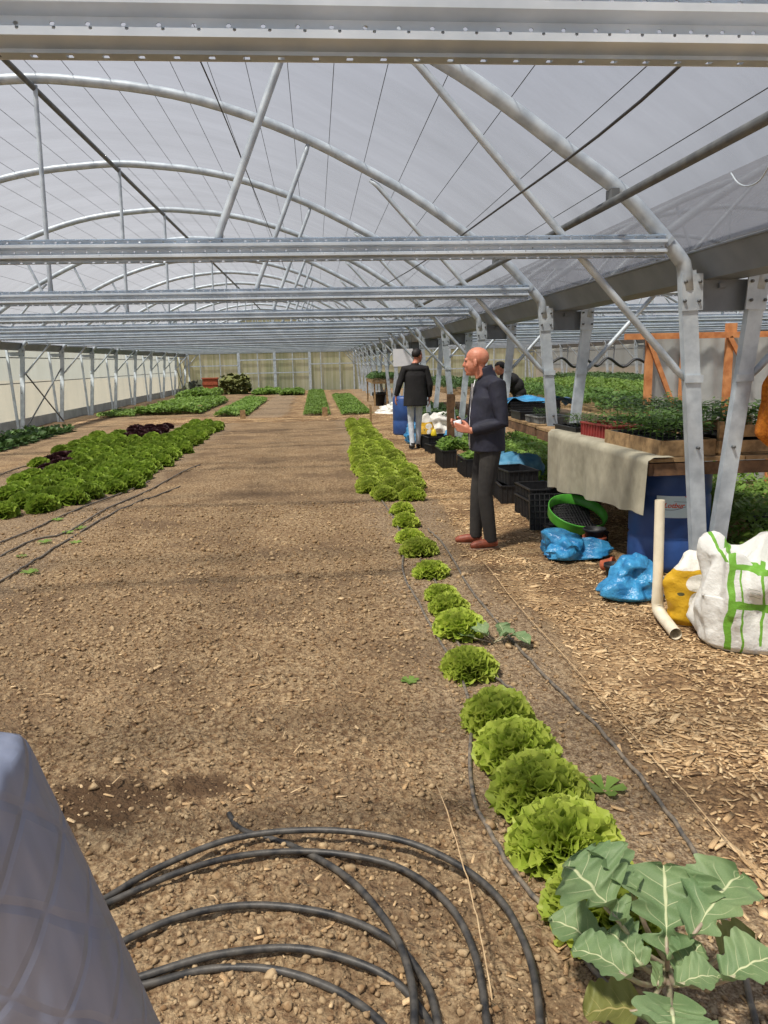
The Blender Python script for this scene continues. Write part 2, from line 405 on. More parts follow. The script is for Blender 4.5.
# clods
def ico():
    import bmesh
    bm = bmesh.new(); bmesh.ops.create_icosphere(bm, subdivisions=1, radius=1)
    v = np.array([list(q.co) for q in bm.verts]); f = np.array([[q.index for q in p.verts] for p in bm.faces]); bm.free(); return v, f
iv, if_ = ico()
def inst(base_list, F, P, Rz, Sc, tilt=.4):
    n = len(P); out = []; 
    for i in range(n):
        b = base_list[i % len(base_list)]*Sc[i]
        c, s = math.cos(Rz[i]), math.sin(Rz[i]); a = (NR.rand()-.5)*tilt; b2 = (NR.rand()-.5)*tilt
        rz = np.array([[c, -s, 0], [s, c, 0], [0, 0, 1]]); ry = np.array([[1, 0, a], [0, 1, b2], [-a, -b2, 1]])
        out.append(b @ ry.T @ rz.T + P[i])
    V = np.concatenate(out); nb = len(base_list[0])
    Fs = (F[None]+(np.arange(n)*nb)[:, None, None]).reshape(-1, F.shape[1])
    return V, Fs
bases = [(iv+.42*(NR.rand(*iv.shape)-.5))*(1+.5*(NR.rand(len(iv), 1)-.5))*np.array([1, .6+.5*NR.rand(), .7]) for _ in range(14)]
P = []; Sc = []
while len(P) < 27000:
    yy = 1.2*math.exp(R.random()*math.log(9/1.2)); xx = R.uniform(-3.2, 1.3)
    if abs(xx) > .62*yy+.6: continue
    W, g, B = zone(xx, yy)
    if R.random() < W*.95 or R.random() < B*.75 or R.random() < g*.6: continue
    s = .003+.010*R.random()**2.4+(.010 if R.random() < .02 else 0)
    if yy > 4: s *= 1.25
    P.append((xx, yy, G(xx, yy)+s*.25)); Sc.append(s)
V, Fs = inst(bases, if_, np.array(P), NR.rand(len(P))*6.28, np.array(Sc))
lab(link('soil_clods', npmesh('soil_clods', V, Fs, M['clod'], False)), 'loose pale brown earth crumbs over the freshly tilled bed', 'soil', kind='stuff')
# wood chips
cb = []
for _ in range(8):
    l, w, h = R.uniform(.7, 1.6), R.uniform(.25, .6), .09
    cb.append(np.array([[i*l/2*R.uniform(.7, 1), j*w/2*R.uniform(.6, 1), k*h] for k in (0, 1) for i, j in ((-1, -1), (1, -1), (1, 1), (-1, 1))]))
bf = np.array([(3, 2, 1, 0), (4, 5, 6, 7), (0, 1, 5, 4), (1, 2, 6, 5), (2, 3, 7, 6), (3, 0, 4, 7)])
P = []; Sc = []
while len(P) < 26000:
    yy = 1.5*math.exp(R.random()*math.log(24/1.5)); xx = R.uniform(-5, 3.6)
    if xx > .56*yy+.5 or xx < -.5*yy-.5: continue
    W, g, B = zone(xx, yy)
    if R.random() > W+.03: continue
    if xx < 1 and R.random() < .5 and W < .2: continue
    clump = nz(xx, yy, 1.6, 20)
    if clump < -.1 and R.random() < .7: continue
    s = R.uniform(.010, .036)*(1 if R.random() < .93 else 2.0)
    P.append((xx, yy, G(xx, yy)+.004)); Sc.append(s)
V, Fs = inst(cb, bf, np.array(P), NR.rand(len(P))*6.28, np.array(Sc), .5)
cm = npmesh('wood_chips', V, Fs, M['chip'])
ta = cm.attributes.new('tint', 'FLOAT_VECTOR', 'POINT'); ta.data.foreach_set('vector', np.repeat(NR.rand(len(P), 3), 8, axis=0).astype(np.float32).ravel())
lab(link('wood_chips', cm), 'pale shredded wood chips covering the walkway', 'wood chips', kind='stuff')

# ------------------------------------------------------------ tunnel structure
CX = -2.55; HWD = 4.95; PER = 10.45
ARC = [(0, 4.33), (.39, 4.31), (1.08, 4.235), (1.73, 4.09), (2.5, 3.82), (3.31, 3.42), (3.74, 3.17), (4.18, 2.87), (4.52, 2.64), (4.76, 2.41), (4.90, 2.26), (4.95, 2.20)]
def arcz(a):
    a = abs(a)
    for (x0, z0), (x1, z1) in zip(ARC, ARC[1:]):
        if a <= x1: return z0+(z1-z0)*(a-x0)/(x1-x0)
    return 2.2
# smooth arc samples
def catm(P, n):
    out = []
    for i in range(len(P)-1):
        p0, p1, p2, p3 = P[max(i-1, 0)], P[i], P[i+1], P[min(i+2, len(P)-1)]
        for k in range(n):
            t = k/n; out.append(tuple(.5*((2*b)+(-a+c)*t+(2*a-5*b+4*c-d)*t*t+(-a+3*b-3*c+d)*t**3) for a, b, c, d in zip(p0, p1, p2, p3)))
    out.append(tuple(P[-1])); return out
full = [(-x, z) for x, z in ARC[::-1][:-1]]+ARC
SM = catm(full, 3)
def make_frame():
    t = thing('hoop_frame', (0, 0, 0), '', 'tunnel frame')
    MB().tube([(-4.985, 0, 2.03), (-4.972, 0, 2.12)]+[(x, 0, z) for x, z in SM]+[(4.972, 0, 2.12), (4.985, 0, 2.03)], .048, 12).build('arch', M['steel'], t)
    for s in (-1, 1):
        m = MB(); pts = [(s*4.95, 0, 2.2), (s*4.99, 0, 2.12), (s*5.19, 0, 0)]
        m.bar((s*4.975, 0, 2.15), pts[2], .104, .060)
        m.build('leg', M['steel'], t, smooth=False)
        MB().box((s*4.83, -.050, 2.33), (.03, .006, .07), Matrix.Rotation(s*.75, 3, 'Y')).build('joint_plate', M['steel'], t, smooth=False)
        MB().bar((s*5.0, -.034, 2.13), (s*5.01, -.034, 1.9), .14, .012).build('bracket_plate', M['steel'], t, smooth=False)
        for zz in (2.08, 1.96, 1.0):
            for xx in ((-.048, .048) if zz > 1.5 else (0,)): MB().tube([(s*(5.0 if zz > 1.5 else 5.10)+xx, -.055, zz), (s*(5.0 if zz > 1.5 else 5.10)+xx, -.028, zz)], .011, 6).build('bolt', M['steel_dark'], t)
        MB().box((s*5.05, -.035, 1.46), (.12, .014, .05)).build('brace_clamp', M['steel'], t, smooth=False)
        MB().tube([(s*3.17, 0, 3.41), (s*3.24, 0, 3.36), (s*4.94, 0, 1.52), (s*5.01, 0, 1.45)], [.018, .024, .024, .016], 10).build('brace', M['steel'], t)
        MB().tube([(s*2.57, 0, 3.77), (s*2.54, 0, 3.68), (s*2.00, 0, 2.42), (s*1.98, -.01, 2.30)], [.018, .024, .024, .034], 10).build('strut', M['steel'], t)
    MB().tube([(0, 0, 4.27), (-.01, 0, 4.2), (-.05, 0, 2.5), (-.05, -.01, 2.30)], [.016, .023, .023, .028], 10).build('strut', M['steel'], t)
    for s in (-1, 1): # short v hangers beneath purlins
        MB().box((s*4.46, -.01, 2.62), (.05, .10, .06)).build('purlin_clamp', M['steel_dark'], t, smooth=False)
    # W profile cross beam
    pr = [(-.055, 0), (-.02, 0), (-.02, .020), (-.062, .030), (-.062, .046), (-.02, .058), (-.02, .080), (-.062, .090), (-.062, .106), (-.02, .116), (-.02, .136), (-.055, .136)]
    pr2 = [(y+.003, z) for y, z in pr[::-1]]
    prof = pr+pr2; n = len(prof); L = 4.80
    vs = [(sx*L, y+.0, z+2.2314) for sx in (-1, 1) for y, z in prof]
    vs = [(x, y-.028, z) for x, y, z in vs]
    fs = [(i, (i+1) % n, n+(i+1) % n, n+i) for i in range(n)]
    b = MB().add(vs, fs); b.build('cross_beam', M['beam'], t, smooth=False)
    return t
proto = make_frame()
for k in range(15):
    nm = 'galvanised steel hoop frame spanning the tunnel, %s from the camera' % ORD[k]
    if k == 0: nm = 'galvanised hoop frame whose perforated beam crosses the very top of the view'
    if k == 14: nm = 'farthest galvanised hoop frame, against the olive end wall'
    if k == 0: proto.location = (CX, YK(0), 0); proto['label'] = nm; proto['group'] = 'hoop frames of the main tunnel'
    else: dup(proto, (CX, YK(k), 0), 0, nm, 'hoop frames of the main tunnel')
    if k: dup(proto, (CX+PER, YK(k), 0), 0, 'galvanised hoop frame of the neighbouring tunnel beyond the right gutter, %s from the camera' % ORD[k-1], 'hoop frames of the neighbouring tunnel')
for k in range(2, 15):
    for sx, xt, xb, wd in ((-1, -7.93, -7.84, 'left'), (1, 13.28, 13.19, 'right')):
        t = thing('side_post', (xb, YK(k), 0), 'slim leaning steel post by the %s polythene side wall, %s from the camera' % (wd, ORD[k-2]), 'post', 'posts along the %s side wall' % wd)
        MB().bar((0, 0, 0), (xt-xb, 0, 2.16), .06, .05).build('post', M['steel'], t, smooth=False)
        MB().bar((xt-xb, 0, 2.0), (xt-xb-sx*.35, 0, 2.0), .1, .02, (0, 1, 0)).build('tie_plate', M['steel'], t, smooth=False)
for k, xc, w in ((6, -7.66, 'near'), (13, -7.66, 'far')):
    t = thing('cross_brace', (xc, YK(k), 0), 'X shaped pair of steel rods between left wall legs, %s one' % w, 'brace', 'X braces on the left side')
    for a, b in ((1.6, .05), (.05, 1.6)):
        MB().tube([(.06 if a > 1 else -.02, 0.05, a), (-.02 if a > 1 else .06, SP-.05, b)], .02, 8).build('rod', M['steel_dark'], t)
# gutter plates between paired legs
for k in range(1, 15):
    MBp = MB().box((0, 0, 0), (.50, .012, .2)); MBp.box((.0, -.02, .06), (.05, .03, .03))
    o = MBp.build('gutter_bracket', M['gutter'], None, (2.69, YK(k)+.05, 2.00), False)
    lab(o, 'flat steel plate joining the paired legs beneath the right gutter, %s from the camera' % ORD[k-1], 'bracket', 'plates under the right gutter')
def gutter(x, label):
    pts = [(-.235, .17), (-.21, .165), (-.12, .005), (.12, .005), (.21, .165), (.235, .17), (.235, .16), (.215, .155), (.125, -.003), (-.125, -.003), (-.215, .155), (-.235, .16)]
    n = len(pts); m = MB().add([(px, y, pz) for y in (.2, 47) for px, pz in pts], [(i, (i+1) % n, n+(i+1) % n, n+i) for i in range(n)])
    lab(m.build('roof_gutter', M['gutter'], None, (x, 0, 2.105), False), label, 'gutter')
gutter(2.69, 'long grey trough gutter running between the two tunnels on the right')
gutter(-7.74, 'long grey gutter above the left side wall')
gutter(13.1, 'grey gutter above the far right side wall of the neighbouring tunnel')
# purlins
for xo, z, lbl in ((CX-.02, 4.245, 'dark tube purlin running along the ridge of the roof'), (1.88, 2.56, 'dark tube purlin running low along the right side of the roof'), (-6.98, 2.56, 'dark tube purlin running low along the left side of the roof')):
    m = MB().tube([(0, y, 0) for y in (-.5, 10, 20, 30, 40, 46.8)], .027, 8)
    lab(m.build('purlin', M['steel_dark'], None, (xo, 0, z)), lbl, 'purlin')
# wires just under the film
wi = 0
for a in np.linspace(-4.5, 4.5, 27):
    z = arcz(a)+.065
    o = MB().tube([(0, -.5, 0), (0, 20, 0), (0, 46.9, 0)], .0028, 5).build('support_wire', M['wire'], None, (CX+a, 0, z))
    lab(o, 'thin wire stretched lengthwise under the roof film', 'wire', 'thin wires under the roof film')
for i, (pts, lbl) in enumerate((([(-.62, 3.6, 3.2), (-.6, 5, 3.36), (-.6, 9, 3.5), (-.6, 20, 3.75)], 'dark slack cable hanging under the roof left of centre'),
        ([(1.0, 1.2, 2.45), (.95, 2.3, 2.33), (.95, 4, 2.36), (.97, 8, 2.5), (1, 16, 2.9)], 'dark slack cable crossing the roof on the right'))):
    o = MB().tube(catm(pts, 4), .005, 6).build('slack_cable', M['wire']); lab(o, lbl, 'cable')
hp = [up(690, 173, 2.5)]
def upX(x, y, X):
    d = Fd*F_PX+r2*(x-384)-u2*(y-512); t = X/d.x; return (X, d.y*t, H+d.z*t)
o = MB().tube(catm([upX(a, b, 2.2) for a, b in ((731, 173), (738, 183), (748, 186), (760, 180), (770, 164))], 4), .004, 6).build('bent_wire', M['steel']); lab(o, 'short bent wire hook hanging at the right edge under the film', 'wire')
# roof film
for nm, cx in (('ceiling', CX), ('ceiling', CX+PER)):
    m = MB(); pf = [(x*1.012, z+.075) for x, z in SM]
    pf = [(-4.98, 2.27)]+pf[1:-1]+[(4.98, 2.27)]
    yy = [-1]+[YK(k) for k in range(15)]
    n = len(pf); m.add([(cx+x, y, z) for y in yy for x, z in pf], [(i*n+j, i*n+j+1, (i+1)*n+j+1, (i+1)*n+j) for i in range(len(yy)-1) for j in range(n-1)])
    struct(nm, m, M['film'], True, label='translucent curved polythene roof')
# walls
def wallX(name, X, lbl):
    m = MB().grid(lambda u, v: (X+.02*math.sin(u*170)*v, -1+u*48, .0+v*2.18), 96, 6)
    struct(name, m, M['film_wall'], True, label=lbl)
wallX('wall_left', -8.08, 'pale polythene side wall'); wallX('wall_right', 13.42, 'pale polythene side wall of the neighbouring tunnel')
for X, sx in ((-8.03, 1), (13.37, -1)):
    for z, r in ((1.92, .016), (1.24, .014)):
        o = MB().tube([(0, 1, 0), (0, 46.9, 0)], r, 6).build('wall_rail', M['steel_dark'], None, (X, 0, z))
        lab(o, '%s horizontal rail on the %s side wall' % ('upper' if z > 1.5 else 'lower', 'left' if sx > 0 else 'right'), 'rail')
    o = MB().box((0, 24, .14), (.02, 46, .28)).build('base_board', M['sheet'], None, (X, 0, 0), False)
    lab(o, 'low grey strip of sheeting along the foot of the %s side wall' % ('left' if sx > 0 else 'right'), 'sheeting')
YE = 46.95
for j, cx in enumerate((CX, CX+PER)):
    m = MB(); n = len(SM); vs = [(cx+x, YE+.03, z+.07) for x, z in SM]+[(cx+x, YE+.03, 2.2) for x, z in SM]
    m.add(vs, [(i, i+1, n+i+1, n+i) for i in range(n-1)])
    if j == 0: m.add([(-8.1, YE+.04, -.05), (13.45, YE+.04, -.05), (13.45, YE+.04, 2.22), (-8.1, YE+.04, 2.22)], [(0, 1, 2, 3)])
    struct('wall_back', m, M['film_end'], False, label='olive tinted polythene end wall')
    t = thing('end_wall_frame', (cx, YE-.05, 0), 'white steel door and window framing on the %s end wall' % ('main tunnel' if j == 0 else 'neighbouring tunnel'), 'frame')
    for px, w in ((-6.71, .05), (-5.56, .05), (-4.48, .16), (-3.37, .05), (-2.38, .16), (-1.32, .05), (-.31, .15), (.34, .05), (1.47, .05), (2.3, .08), (-7.38, .08)):
        a = px-CX; MB().box((a, 0, arcz(min(4.9, abs(a)))/2), (w, .06, arcz(min(4.9, abs(a))))).build('upright', M['steel'], t, smooth=False)
    for x0, x1, z in ((-7.3, -4.5, 1.55), (-4.4, -.35, 1.85), (-4.4, -.35, 1.08), (-.3, 2.3, 1.55), (-7.3, 2.3, 2.42)):
        MB().box(((x0+x1)/2-CX, -.02, z), (x1-x0, .05, .06)).build('rail', M['steel'], t, smooth=False)
# vegetation outside, seen as a blur through the films

# ------------------------------------------------------------ plants
def leaf_arrays(nl, rfun, nu=4, nv=5):
    """ruffled leaves round a centre -> V,F"""
    VV = []; FF = []; o = 0
    for i in range(nl):
        p = rfun(i, nl); az, el, L, Wd, curl, ruf, z0, rr = p
        ca, sa = math.cos(az), math.sin(az); ph = R.uniform(0, 6)
        for a in range(nu+1):
            t = a/nu; e = el-curl*t
            rad = rr+L*t*math.cos(el-curl*t*.5); zz = z0+L*t*math.sin(el-curl*t*.5)
            wd = Wd*(.25+.95*t**.7)*(1 if t < .95 else .86)
            for b in range(nv+1):
                u = b/nv*2-1; r1 = rad-abs(u)**2*wd*.30*t
                ff = ruf*t*math.sin(ph+b*2.4+a*1.9)*(.35+.65*max(abs(u), t))
                x = r1; y = u*wd/2*(1+.2*math.sin(ph*2+a*2.1)); z = zz+ff-abs(u)*.0
                x += -ff*.5
                VV.append((x*ca-y*sa, x*sa+y*ca, z))
        for a in range(nu):
            for b in range(nv):
                k = o+a*(nv+1)+b; FF.append((k, k+nv+1, k+nv+2, k+1))
        o += (nu+1)*(nv+1)
    return np.array(VV), np.array(FF)
def lettuce_mesh(name, rad, mat, nf=230, ruf=.11, wd=.34, flat=.86, inner=.35):
    VV = []; FF = []; o = 0; nu, nv = 4, 8
    for i in range(nf):
        sz = (i+.5)/nf; el = math.asin(min(1, sz))*.98+.03; az = i*2.39996+R.uniform(-.2, .2); el += R.uniform(-.12, .12)
        d = Vector((math.cos(az)*math.cos(el), math.sin(az)*math.cos(el), math.sin(el)))
        t1 = Vector((-math.sin(az), math.cos(az), 0)); t2 = d.cross(t1); a0 = R.gauss(0, .55); tt = t1*math.cos(a0)+t2*math.sin(a0); nn = d.cross(tt)
        r1 = rad*R.uniform(.82, 1.08); ph = R.uniform(0, 6); w_ = rad*wd*R.uniform(.75, 1.3); fr = R.uniform(4.5, 7)
        lean = R.uniform(-.25, .35)
        for a in range(nu+1):
            q = a/nu; r = rad*inner+(r1-rad*inner)*q
            for b in range(nv+1):
                u = b/nv*2-1
                rf = rad*ruf*q*q*math.sin(u*fr+ph)+rad*ruf*.45*q**3*math.sin(u*fr*2.7+ph*2+a)
                p = d*(r-abs(u)**2*w_*.45*q+rad*.05*q**3*math.sin(u*fr*1.7+ph+2))+tt*(u*w_*(.25+.75*q))+nn*(rf+lean*w_*q*q)
                VV.append((p.x, p.y, max(.004, p.z*flat+rad*.10)))
        for a in range(nu):
            for b in range(nv):
                k = o+a*(nv+1)+b; FF.append((k, k+nv+1, k+nv+2, k+1))
        o += (nu+1)*(nv+1)
    return npmesh(name, np.array(VV), np.array(FF), mat, True)
LET = [lettuce_mesh('lettuce_head', .16, M['lettuce']) for _ in range(5)]
LET2 = [lettuce_mesh('lettuce_plant', .17, M['lettuce2'], 90, .16, .50, .85, .2) for _ in range(5)]
LETR = [lettuce_mesh('red_lettuce_plant', .15, M['redlet'], 90, .15, .5, .7, .2) for _ in range(3)]
def plant(name, me, x, y, sc, label, cat, group=None, z=None):
    o = link(name, me, (x, y, (G(x, y) if z is None else z)-.002)); o.scale = (sc, sc, sc*R.uniform(.9, 1.1)); o.rotation_euler = (0, 0, R.uniform(0, 6.28))
    return lab(o, label, cat, group)
row = [(606, 902, 46), (566, 836, 44), (540, 784, 40), (517, 745, 36), (499, 711, 31), (469, 660, 25), (459, 622, 23), (449, 602, 18), (441, 588, 15), (431, 566, 16), (419, 545, 17), (410, 533, 13), (406, 519, 12), (402, 507, 11)]
for i, (px, py, rp) in enumerate(row):
    X, Y, _ = up(px, py, .09); d = math.hypot(math.hypot(X, Y), H)
    ext = {0: 'half behind the brassica', 4: 'ending the near clump', 5: 'standing alone'}.get(i, '')
    plant('lettuce', LET[i % 5], X, Y, rp*d/F_PX/.16*1.16, 'lime green lettuce, %s in the row by the path%s' % (ORD[i], ', '+ext if ext else ''), 'lettuce', 'lettuces in the single row by the path')
y = 9.0
while y < 20.8:
    n = 3 if 9.4 < y < 15 else 2
    for c in range(n):
        cx = .92+.012*(y-9); X = cx+(c-(n-1)/2)*(.27 if n == 3 else .30)+R.uniform(-.04, .04)
        plant('lettuce', LET[R.randrange(5)], X, y+R.uniform(-.05, .05), R.uniform(.95, 1.15), 'frilly lime green lettuce in the crowded far end of the row by the path', 'lettuce', 'lettuces crowded at the far end of the row')
    y += .30
cols = [(-2.62, 10.2), (-2.92, 9.5), (-3.22, 9.1), (-3.55, 8.9), (-3.9, 10), (-4.25, 11.2), (-4.6, 13.2), (-4.95, 15.5)]
for ci, (cx, y0) in enumerate(cols):
    y = y0
    while y < (21.4 if ci < 3 else 20.8):
        X = cx+R.uniform(-.06, .06); Y = y+R.uniform(-.08, .08)
        red = (Y > 17.2 and ci in (4, 5)) or (Y > 19 and ci == 6) or (11.8 < Y < 13.8 and ci == 5) or (13.6 < Y < 14.6 and ci == 6)
        if not (ci in (3,) and Y > 17.2) and not (ci == 7 and Y > 18.5):
            if red: plant('red_lettuce', LETR[R.randrange(3)], X, Y, R.uniform(1.1, 1.4), 'dark red lettuce among the green ones in the left bed', 'lettuce', 'dark red lettuces in the left bed')
            else: plant('lettuce', LET2[R.randrange(5)], X, Y, R.uniform(1.0, 1.25), 'loose leaf green lettuce in the crowded left bed', 'lettuce', 'green lettuces in the left bed')
        y += .42 if ci < 3 else .46
# generic foliage cover (nobody could count)
def foliage(name, rects, n, h, ls, mat, label, cat, z=0, kind='stuff', hill=True):
    a = NR.rand(n, 8); VV = np.zeros((n, 4, 3))
    tot = sum((x1-x0)*(y1-y0) for x0, x1, y0, y1 in rects); k = 0; X = np.zeros(n); Y = np.zeros(n); E = np.zeros(n)
    for x0, x1, y0, y1 in rects:
        m = int(round(n*(x1-x0)*(y1-y0)/tot)); m = min(m, n-k); s = slice(k, k+m)
        X[s] = x0+a[s, 0]*(x1-x0); Y[s] = y0+a[s, 1]*(y1-y0)
        ex = np.minimum(a[s, 0], 1-a[s, 0])*(x1-x0)/.16; E[s] = np.clip(ex, 0, 1); k += m
    n = k; X = X[:n]; Y = Y[:n]; E = E[:n]; a = a[:n]
    bump = np.array([.6+.4*mn.noise(Vector((float(x)*2.2, float(y)*2.2, 1))) for x, y in zip(X, Y)])
    Z = z+h*(.25+.75*a[:, 2]**.6)*(.45+.55*np.sqrt(E))*(bump*1.2)
    az = a[:, 3]*6.283; el = (a[:, 4]-.3)*1.3; l = ls*(.6+.8*a[:, 5]); w = l*(.35+.3*a[:, 6])
    d = np.stack([np.cos(az)*np.cos(el), np.sin(az)*np.cos(el), np.sin(el)], 1); sd_ = np.stack([-np.sin(az), np.cos(az), (a[:, 7]-.5)*.9], 1)
    P0 = np.stack([X, Y, Z], 1)
    V = np.stack([P0-d*l[:, None]/2, P0+sd_*w[:, None]/2, P0+d*l[:, None]/2, P0-sd_*w[:, None]/2], 1).reshape(-1, 3)
    V[:, 2] = np.maximum(V[:, 2], z+.002)
    F = np.arange(n*4).reshape(n, 4)
    o = link(name, npmesh(name, V, F, mat)); 
    return lab(o, label, cat, None, kind)
foliage('herb_bed', [(-.42, .42, 24.2, 45.5)], 14000, .16, .085, M['herb'], 'straight strip of dense dark green herbs beyond the cross path, in the middle', 'herbs')
foliage('herb_bed', [(.78, 1.72, 24.2, 38.5)], 14000, .16, .09, M['herb'], 'wider strip of dense green herbs beyond the cross path, right of the middle strip', 'herbs')
foliage('leafy_crop', [(-3.25, -2.2, 24.9, 35.5)], 7000, .24, .13, M['weed'], 'bright leafy crop patch beyond the cross path, left of centre', 'crop')
foliage('leafy_crop', [(-6.1, -3.9, 26.6, 35.0)], 9000, .34, .17, M['herb'], 'broad leafy crop patch near the left wall beyond the cross path', 'crop')
foliage('leafy_crop', [(-7.2, -6.0, 26.0, 28.5)], 1500, .2, .12, M['herb'], 'small low crop patch left of the broad one near the wall', 'crop')
foliage('leafy_crop', [(-6.6, -4.9, 37.2, 42.3)], 5000, .5, .2, M['herb'], 'dark leafy crop near the back left corner', 'crop')
foliage('leafy_crop', [(-3.4, -2.0, 41.5, 45.5)], 4000, .34, .16, M['weed'], 'pale green crop at the foot of the end wall', 'crop')
foliage('leafy_crop', [(-1.85, -.65, 40, 44)], 4000, .3, .15, M['weed'], 'low pale green crop beside the middle strip near the end wall', 'crop')
V, F = leaf_arrays(26, lambda i, n: (i*2.4, R.uniform(.2, 1.3), R.uniform(.12, .24), R.uniform(.08, .12), .5, .012, .01, .02), 3, 3)
STR = npmesh('strawberry_plant', V, F, M['herbdark'], True)
y = 12.0
while y < 21:
    for cx in (-7.25, -6.85, -6.5):
        plant('strawberry_plant', STR, cx+R.uniform(-.06, .06), y+R.uniform(-.08, .08), R.uniform(.95, 1.25), 'low dark green plant in the bed along the left wall', 'plant', 'dark green plants along the left wall')
    y += .4
# weeds and small sprouts
foliage('weeds', [(3.15, 4.6, 4.9, 8.2)], 9000, .55, .07, M['weed'], 'tall light green weeds growing behind the blue barrel', 'weeds')
foliage('weeds', [(2.65, 4.15, 9.3, 15)], 9000, .3, .08, M['weed'], 'green weeds on the ground beyond the potting bench', 'weeds')
foliage('weeds', [(2.5, 3.2, 16, 21)], 5000, .7, .1, M['herbdark'], 'bushy green growth under the right gutter in the distance', 'weeds')
SPR = npmesh('sprout', *leaf_arrays(6, lambda i, n: (i*1.1, .5, .06, .035, .4, .003, .004, .005), 2, 2), M['weed'], True)
for px, py in ((485, 0), (22, 560), (45, 545), (68, 535), (80, 530), (30, 575), (410, 686), (510, 752), (58, 522), (76, 545), (605, 790)):
    if py: plant('sprout', SPR, *up(px, py)[:2], R.uniform(.8, 1.3), 'tiny green weed sprout on the bare soil', 'sprout', 'weed sprouts')

# brassica leaves
PROF = [(0, .04), (.04, .05), (.09, .36), (.14, .50), (.18, .42), (.22, .12), (.26, .10), (.31, .52), (.37, .74), (.42, .66), (.46, .50), (.52, .86), (.59, 1.02), (.65, .92), (.69, .84), (.75, .96), (.81, .86), (.86, .68), (.90, .66), (.95, .52), (.98, .38), (1, .10)]
def kprof(t, sol):
    for (a, b), (c, d) in zip(PROF, PROF[1:]):
        if t <= c:
            q = b+(d-b)*(t-a)/(c-a); break
    s = math.sin(PI*min(1, t**.8*1.0))**.6 if 0 < t < 1 else .04
    return q*(1-sol)+s*sol
def kleaf(parent, base, tip, width, arch, tilt, mat, sol=.25, label=None):
    b, t = Vector(base), Vector(tip); d = t-b; L = d.length; f = d.normalized(); sd_ = f.cross(Vector((0, 0, 1))).normalized(); nrm = sd_.cross(f).normalized()
    sd_ = (sd_*math.cos(tilt)+nrm*math.sin(tilt)); nu, nv = 56, 16; vs = []; uvs = []; ph = R.uniform(0, 6)
    s1, s2 = R.uniform(-.03, .03), R.uniform(-.03, .03)
    for i in range(nu+1):
        q = i/nu; c = b+d*q+nrm*arch*L*math.sin(PI*q)*.9-Vector((0, 0, 1))*L*.22*max(0, q-.55)**2*2
        for j in range(nv+1):
            u = j/nv*2-1; w_ = width/2*kprof(min(1, max(0, q+(s1 if u > 0 else s2)*math.sin(q*PI))), sol)*(1+.05*math.sin(q*24+ph+(u > 0)*2)+.03*math.sin(q*47+ph*2))
            z = .014*math.sin(q*9+ph+u*2)*abs(u)**1.6+.030*abs(u)**1.3+.003*math.sin(q*25+u*6)
            vs.append(c+sd_*u*w_+nrm*z*width/.2+f*(-.35*abs(u)**2*w_*max(0, q-.5)+.12*abs(u)*w_)); uvs.append((j/nv, q))
    m = MB().add(vs, [(i*(nv+1)+j, (i+1)*(nv+1)+j, (i+1)*(nv+1)+j+1, i*(nv+1)+j+1) for i in range(nu) for j in range(nv)])
    o = m.build('leaf', mat, parent)
    if label: o['label'] = label
    me = o.data; uvl = me.uv_layers.new(name='UVMap')
    for lp in me.loops: uvl.data[lp.index].uv = uvs[lp.vertex_index]
    return o
def stalk(parent, pts, r0, r1, name='leaf_stalk', mat='petiole'):
    P = catm([tuple(p) for p in pts], 5); n = len(P)
    return MB().tube(P, [r0+(r1-r0)*i/(n-1) for i in range(n)], 8).build(name, M[mat], parent)
bx, by, _ = up(668, 985, .06); bz = G(bx, by)
kr = thing('brassica_plant', (0, 0, 0), 'big grey green brassica with broad lobed leaves in the right foreground', 'plant')
# (leaf base px, py, z) (tip px, py, z) width arch tilt mat
KL = [((619, 922, .30), (563, 858, .40), .25, .05, .15, 'kale', .0), ((632, 893, .33), (596, 842, .38), .16, .05, -.3, 'kale', .2), ((667, 955, .24), (664, 858, .38), .25, .04, 0, 'kale', .0),
      ((693, 936, .30), (741, 868, .38), .19, .05, -.1, 'kale', .3), ((604, 952, .20), (548, 916, .24), .13, .08, .2, 'kale', .6), ((628, 977, .25), (571, 946, .28), .12, .10, .1, 'kale', .65),
      ((642, 965, .22), (607, 928, .27), .11, .06, .3, 'kale', .4), ((640, 1010, .16), (584, 1012, .14), .15, .06, 0, 'kale_old', .8), ((672, 1010, .32), (676, 1045, .33), .17, .05, 0, 'kale', .7),
      ((726, 980, .28), (778, 954, .32), .14, .08, -.1, 'kale', .55), ((683, 976, .22), (702, 940, .29), .10, .06, -.2, 'kale', .6), ((722, 957, .20), (756, 938, .2), .12, .06, -.3, 'kale_old', .7), ((678, 985, .28), (722, 975, .3), .10, .10, 0, 'kale', .7),
      ((659, 985, .2), (663, 962, .26), .06, .05, 0, 'kale', .8)]
for a, b, wd, ar, ti, mt, sol in KL:
    pa, pb = Vector(up(*a)), Vector(up(*b)); full_d = (pb-pa)
    kleaf(kr, pa-full_d*.06, pb, wd, ar, ti, M[mt], sol, 'yellowing old leaf' if mt == 'kale_old' else None)
    root = Vector((bx, by, bz+R.uniform(.03, .08))); mid = root.lerp(pa, .55)+Vector((0, 0, -.02))
    stalk(kr, [root, mid, pa, pa+full_d*.25-Vector((0, 0, .004))], .0075, .004)
stalk(kr, [(bx, by, bz-.01), (bx, by, bz+.05), (bx+.005, by, bz+.12)], .014, .009, 'stem')
